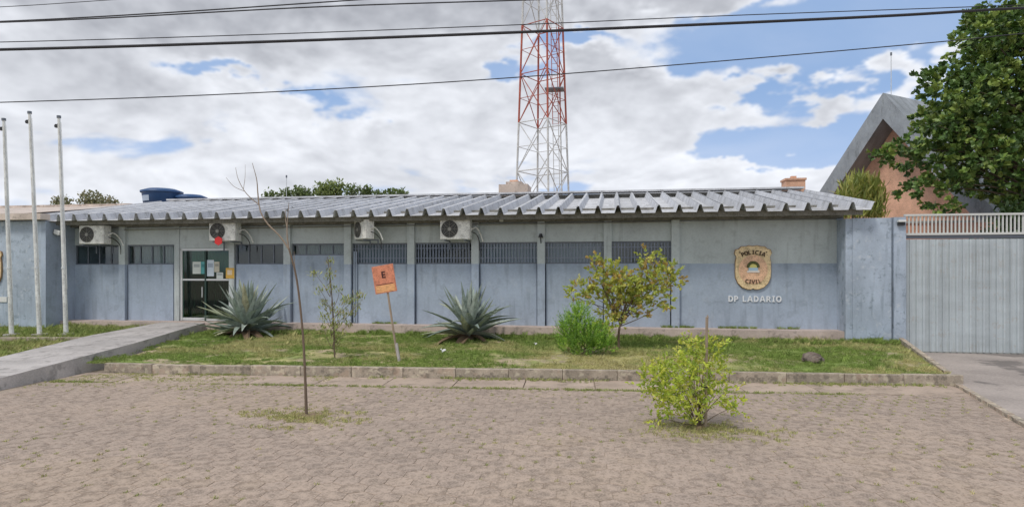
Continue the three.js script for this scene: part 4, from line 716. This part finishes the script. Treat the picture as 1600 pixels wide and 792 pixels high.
{ // yellow-green palm-like clump at the roof's end
  const z = -5, t = thing('palm_clump', 'yellow green fronds rising behind the end of the ribbed roof', 'palm', [10.45, 0, z]), o = [-10.45, 0, -z];
  for (let k = 0; k < 5; k++) part(t, 'stem', tube([[10.45 + rr(-0.1, 0.1), 0, z], [10.45 + rr(-0.2, 0.2), 2, z + rr(-0.1, 0.1)], [10.45 + rr(-0.35, 0.35), 4.3, z + rr(-0.2, 0.2)]], [0.04, 0.025], 8, 6), M.bark, o);
  const its = []; for (let k = 0; k < 900; k++) { const c = pick([[0.34, 0.40, 0.08], [0.46, 0.48, 0.11], [0.25, 0.31, 0.07], [0.52, 0.50, 0.15]]); const fx = rr(-0.6, 0.6); its.push([10.5 + fx, rr(3.6, 4.95 - 1.1 * fx * fx), z + rr(-0.4, 0.4), rr(-0.9, 0.9), rr(0, 6.28), rr(-0.4, 0.4), rr(0.25, 0.5), ...c]); }
  const m = scatter(t, 'fronds', leafGeo(0.15, 1), M.leaf, its); m.position.set(...o); finish(t);
}
{ // dark shrub seen through the gate's grille
  const z = -3.4, t = thing('garden_shrub', 'dark leafy shrub behind the gate grille, under the large tree', 'shrub', [14.2, 0, z]), o = [-14.2, 0, -z];
  const B = addZ([[13.95, 3.5, 0.5], [14.5, 3.5, 0.65], [13.55, 3.05, 0.45], [14.2, 2.9, 0.6], [15.0, 3.2, 0.7], [13.3, 2.75, 0.35], [14.8, 2.5, 0.6]], z, 0.3);
  for (const b of B) part(t, 'stem', tube([[14.2, 0, z], [lerp(14.2, b[0], 0.6), 1.6, z], [b[0], b[1], b[2]]], [0.04, 0.012], 8, 5), M.bark, o);
  const m = scatter(t, 'foliage', leafBroad, M.leafGloss, blobLeaves(B, 900, [[0.07, 0.13, 0.035], [0.10, 0.17, 0.045], [0.05, 0.10, 0.03]], 0.15, 0.45)); m.position.set(...o); finish(t);
}
function farTree(label, x, z, blobs, pal, base) {
  const t = thing('background_tree', label, 'tree', [x, 0, z], 0, 'trees behind the station'), o = [-x, 0, -z];
  part(t, 'trunk', tube([[x, 0, z], [x + 0.1, 2.5, z], [x, 4.8, z]], [0.18, 0.13, 0.09], 8, 7), M.bark, o);
  for (const b of blobs) part(t, 'limb', tube([[x, 4, z], [lerp(x, b[0], 0.5), 4.8, z], [b[0], b[1], b[2]]], [0.06, 0.02], 6, 5), M.bark, o);
  const m = scatter(t, 'crown', leafBroad, M.leaf, blobLeaves(blobs, 1500, pal, 0.15, 0.5)); m.position.set(...o); return finish(t);
}
const palG = [[0.22, 0.29, 0.07], [0.30, 0.36, 0.10], [0.16, 0.22, 0.06]], palD = [[0.13, 0.19, 0.05], [0.18, 0.24, 0.07]], palB = [[0.28, 0.28, 0.14], [0.20, 0.22, 0.10], [0.36, 0.33, 0.20]];
farTree('low dark hedge like tree crown beside the taller light green one', -13.7, -14, addZ([[-14.7, 5.75, 0.5], [-14.0, 5.85, 0.5], [-13.2, 5.9, 0.52], [-12.8, 5.7, 0.5]], -14, 0.4), palD);
farTree('light green tree crown showing above the roof ridge', -11.6, -14.5, addZ([[-12.2, 6.1, 0.62], [-11.4, 6.2, 0.62], [-11.8, 5.7, 0.7]], -14.5, 0.4), palG);
farTree('dark green rounded tree crown above the ridge, nearest the lattice tower', -9.6, -14, addZ([[-10.3, 5.95, 0.5], [-9.7, 6.0, 0.45], [-9.0, 5.75, 0.42], [-8.4, 5.85, 0.4], [-7.8, 5.78, 0.38]], -14, 0.4), palD);
farTree('dull olive tree crown behind the flagpoles', -26, -14, addZ([[-25.9, 5.75, 0.8], [-26.9, 5.55, 0.6], [-24.8, 5.6, 0.6]], -14, 0.5), palB);

// ------------------------------------------------------------------ lattice tower
{
  const Z = -27.93, X = -2.24, t = thing('lattice_tower', 'tall red and white steel lattice tower behind the roof', 'tower', [X, 0, Z]);
  const red = std({ map: T.paver, color: C(0.52, 0.13, 0.085), roughness: 0.7 }), wht = std({ map: T.paver, color: C(0.72, 0.72, 0.70), roughness: 0.7 });
  const A = (27 - 9) * Math.PI / 180, hw = (y) => lerp(2.15, 1.25, y / 25);
  const P = (k, y) => { const a = -A + k * Math.PI / 2 + 0.0, r = hw(y); return [r * Math.cos(a), y, r * Math.sin(a)]; };
  const col = (y) => (y < 5.6 ? red : y < 12.4 ? wht : y < 19.2 ? red : wht), lv = [0, 2.8, 5.6, 9.0, 12.4, 15.8, 19.2, 22.6, 26];
  for (let i = 0; i < lv.length - 1; i++) {
    const y0 = lv[i], y1 = lv[i + 1], c = col(y0 + 0.1);
    for (let k = 0; k < 4; k++) {
      part(t, 'leg', bar(P(k, y0), P(k, y1), 0.075, 6), c);
      const ym = (y0 + y1) / 2;
      part(t, 'diagonal_brace', bar(P(k, y0), P(k + 1, y1), 0.032, 5), c); if (i % 2 === 0 || k % 2) part(t, 'diagonal_brace', bar(P(k + 1, y0), P(k, y1), 0.032, 5), c);
      part(t, 'horizontal_brace', bar(P(k, y1), P(k + 1, y1), 0.034, 5), col(y1 - 0.1)); part(t, 'horizontal_brace', bar(P(k, ym), P(k + 1, ym), 0.022, 5), c);
    }
    // climbing ladder inside the right-hand face
    const Lx = (y) => [P(0, y)[0] * 0.55, y, P(0, y)[2] * 0.55]; for (const d of [-0.2, 0.2]) { const a = Lx(y0), b = Lx(y1); part(t, 'ladder_rail', bar([a[0] + d, a[1], a[2]], [b[0] + d, b[1], b[2]], 0.028, 5), c); }
    const n = 8; for (let q = 0; q < n; q++) { const p = Lx(lerp(y0, y1, q / n)); part(t, 'ladder_rung', bar([p[0] - 0.2, p[1], p[2]], [p[0] + 0.2, p[1], p[2]], 0.014, 4), c); }
    for (let q = 0; q < 3; q++) { const p = Lx(lerp(y0, y1, q / 3)); part(t, 'cable_tray', bar([p[0] + 0.34, p[1], p[2]], [p[0] + 0.33, lerp(y0, y1, (q + 1) / 3), p[2]], 0.05, 5), c); }
  }
  part(t, 'platform', box(0.2, 1.5, 14.7, 14.78, -0.5, 0.5), M.winFrame); finish(t);
}
// ------------------------------------------------------------------ brick house with the steep roof
{
  const al = 53 * Math.PI / 180, p = 52 * Math.PI / 180, h = thing('brick_house', 'brick house with a steep grey gabled roof behind the pier', 'house', [13.05, 0, -10], -al);
  // local: +z out of the gable, x along the gable (right = near slope), apex at x 0
  const top = 8.95, w = 5.6, ty = top - w * Math.tan(p), slabT = 0.62;
  const rake = (s) => extrude([[0, top], [s * w, ty], [s * (w - 0.0), ty - slabT / Math.cos(p)], [0, top - slabT / Math.cos(p)]], 14);
  for (const s of [-1, 1]) part(h, 'roof_slope', rake(s), M.slate, [0, 0, -14]);
  const wallTop = top - slabT / Math.cos(p);
  part(h, 'gable_wall', extrude([[-w + 0.5, 0], [w - 0.5, 0], [w - 0.5, Math.max(0.1, wallTop - (w - 0.5) * Math.tan(p))], [0, wallTop - 0.002], [-w + 0.5, Math.max(0.1, wallTop - (w - 0.5) * Math.tan(p))]], 0.25), M.brick, [0, 0, -1.25]);
  part(h, 'flashing', bar([0.9, 6.3, -0.99], [0.9, 6.1, -0.99], 0.03, 5), M.dark);
  finish(h);
  const s = thing('salmon_wall', 'low salmon painted wall behind the gate grille', 'wall', [14.2, 0, -6.6]); part(s, 'wall_panel', box(-3.6, 4.6, 0, 3.62, -0.12, 0.12), std({ map: T.brick, color: C(0.95, 0.82, 0.85), roughness: 0.9 })); part(s, 'coping', box(-3.65, 4.65, 3.62, 3.69, -0.17, 0.17), M.concrete); finish(s);
}
// ------------------------------------------------------------------ things behind the ridge
{
  const tank = (label, x, y, z, r, h) => { const t = thing('water_tank', label, 'water tank', [x, y, z], 0, 'blue water tanks on the roof'); const pr = [[0.01, 0], [r * 0.86, 0], [r * 0.98, h * 0.78], [r * 1.0, h * 0.8]]; part(t, 'vessel', new THREE.LatheGeometry(pr.map((q) => new THREE.Vector2(...q)), 28), M.tank); part(t, 'lid', new THREE.LatheGeometry([[r * 1.05, h * 0.78], [r * 1.06, h * 0.86], [r * 0.7, h * 0.97], [0.01, h]].map((q) => new THREE.Vector2(...q)), 28), M.tank); part(t, 'label_band', new THREE.CylinderGeometry(r * 0.955, r * 0.93, h * 0.26, 20, 1, true, -0.75, 0.7), std({ color: C(0.42, 0.50, 0.62), roughness: 0.5, side: THREE.DoubleSide }), [0, h * 0.48, 0]); part(t, 'stand', box(-r, r, -y, -0.002, -r, r), M.beige); return finish(t); };
  tank('larger dark blue round water tank behind the roof', -18.25, 4.9, -10.2, 0.86, 0.98); tank('lower dark blue water tank beside the larger one', -16.95, 4.75, -10.5, 0.66, 0.86);
  const b = thing('beige_turret', 'small beige concrete turret with a brown cap beside the tower', 'turret', [-3.45, 0, -22.7]); part(b, 'shaft', box(-0.85, 0.95, 0, 7.35, -0.8, 0.8), M.beige); part(b, 'step', box(-0.45, 0.55, 7.35, 7.55, -0.5, 0.5), M.beige); part(b, 'cap', box(-0.25, 0.25, 7.55, 7.68, -0.3, 0.3), M.brick); finish(b);
  const c = thing('brick_chimney', 'square orange brick chimney above the roof ridge', 'chimney', [9.9, 0, -10.6]); part(c, 'shaft', box(-0.37, 0.37, 0, 5.66, -0.35, 0.35), M.brick); part(c, 'crown', box(-0.41, 0.41, 5.66, 5.74, -0.39, 0.39), M.brick); part(c, 'flue', box(-0.1, 0.1, 5.74, 5.86, -0.1, 0.1), M.brick); finish(c);
  const an = (lb, x, z, y1) => { const t = thing('antenna_mast', lb, 'antenna', [x, 0, z]); part(t, 'mast', bar([0, 0, 0], [0, y1, 0], 0.016, 6), M.alu); part(t, 'tip', new THREE.CylinderGeometry(0.04, 0.04, 0.12, 8), M.winFrame, [0, y1, 0]); return finish(t); };
  an('thin antenna mast above the low dark tree crown', -13.5, -13, 6.75); an('thin antenna mast rising behind the ridge of the brick house', 14.3, -12.4, 11.2);
}
// ------------------------------------------------------------------ overhead wires and their poles
{
  const wires = [
    ['thickest black bundled cable overhead', 0.028, [[-8.69, 6.16, 6.5], [-3.95, 6.30, 5.75], [1.03, 6.49, 4.96], [7.9, 6.80, 3.87], [10.27, 6.94, 3.5]]],
    ['thin wire running just above the thickest cable', 0.009, [[-8.69, 6.30, 6.5], [-3.95, 6.44, 5.75], [1.03, 6.63, 4.96], [4.35, 6.78, 4.43], [8.5, 6.93, 3.78], [10.27, 6.99, 3.5]]],
    ['topmost pair wire, crossing out of sight before the tower', 0.013, [[-8.69, 6.73, 6.4], [-5.73, 6.89, 5.93], [-2.76, 7.09, 5.46], [1.4, 7.38, 4.8], [10.27, 8.05, 3.4]]],
    ['second wire under the topmost, passing above the tower', 0.013, [[-8.69, 6.63, 6.6], [-6.91, 6.70, 6.32], [-2.76, 6.92, 5.66], [1.38, 7.06, 5.0], [10.27, 7.36, 3.6]]],
    ['faint wire above all the others', 0.007, [[-8.69, 6.96, 6.5], [-6.68, 7.09, 6.18], [1.0, 7.6, 4.96], [10.27, 8.25, 3.5]]],
    ['lowest thin wire, crossing the middle of the tower', 0.010, [[-8.69, 5.17, 6.5], [-3.95, 5.35, 5.75], [1.03, 5.65, 4.96], [9.09, 6.34, 3.68], [10.27, 6.46, 3.5]]]];
  for (const [label, r, pts] of wires) {
    const a = pts[0], b = pts[1], y = pts[pts.length - 1], x = pts[pts.length - 2], ext = (p, q, d) => { const l = Math.hypot(p[0] - q[0], p[2] - q[2]); return [p[0] + (p[0] - q[0]) / l * d, p[1] + (p[1] - q[1]) / l * d * 0.6, p[2] + (p[2] - q[2]) / l * d]; };
    const full = [ext(a, b, 9), ...pts, ext(y, x, 9)], t = thing('overhead_wire', label, 'wire', full[0], 0, 'overhead wires above the street');
    part(t, 'cable', tube(full.map((p) => [p[0] - full[0][0], p[1] - full[0][1], p[2] - full[0][2]]), [r, r], 60, 6), M.wire); finish(t);
  }
}
renderer.render(scene, camera);
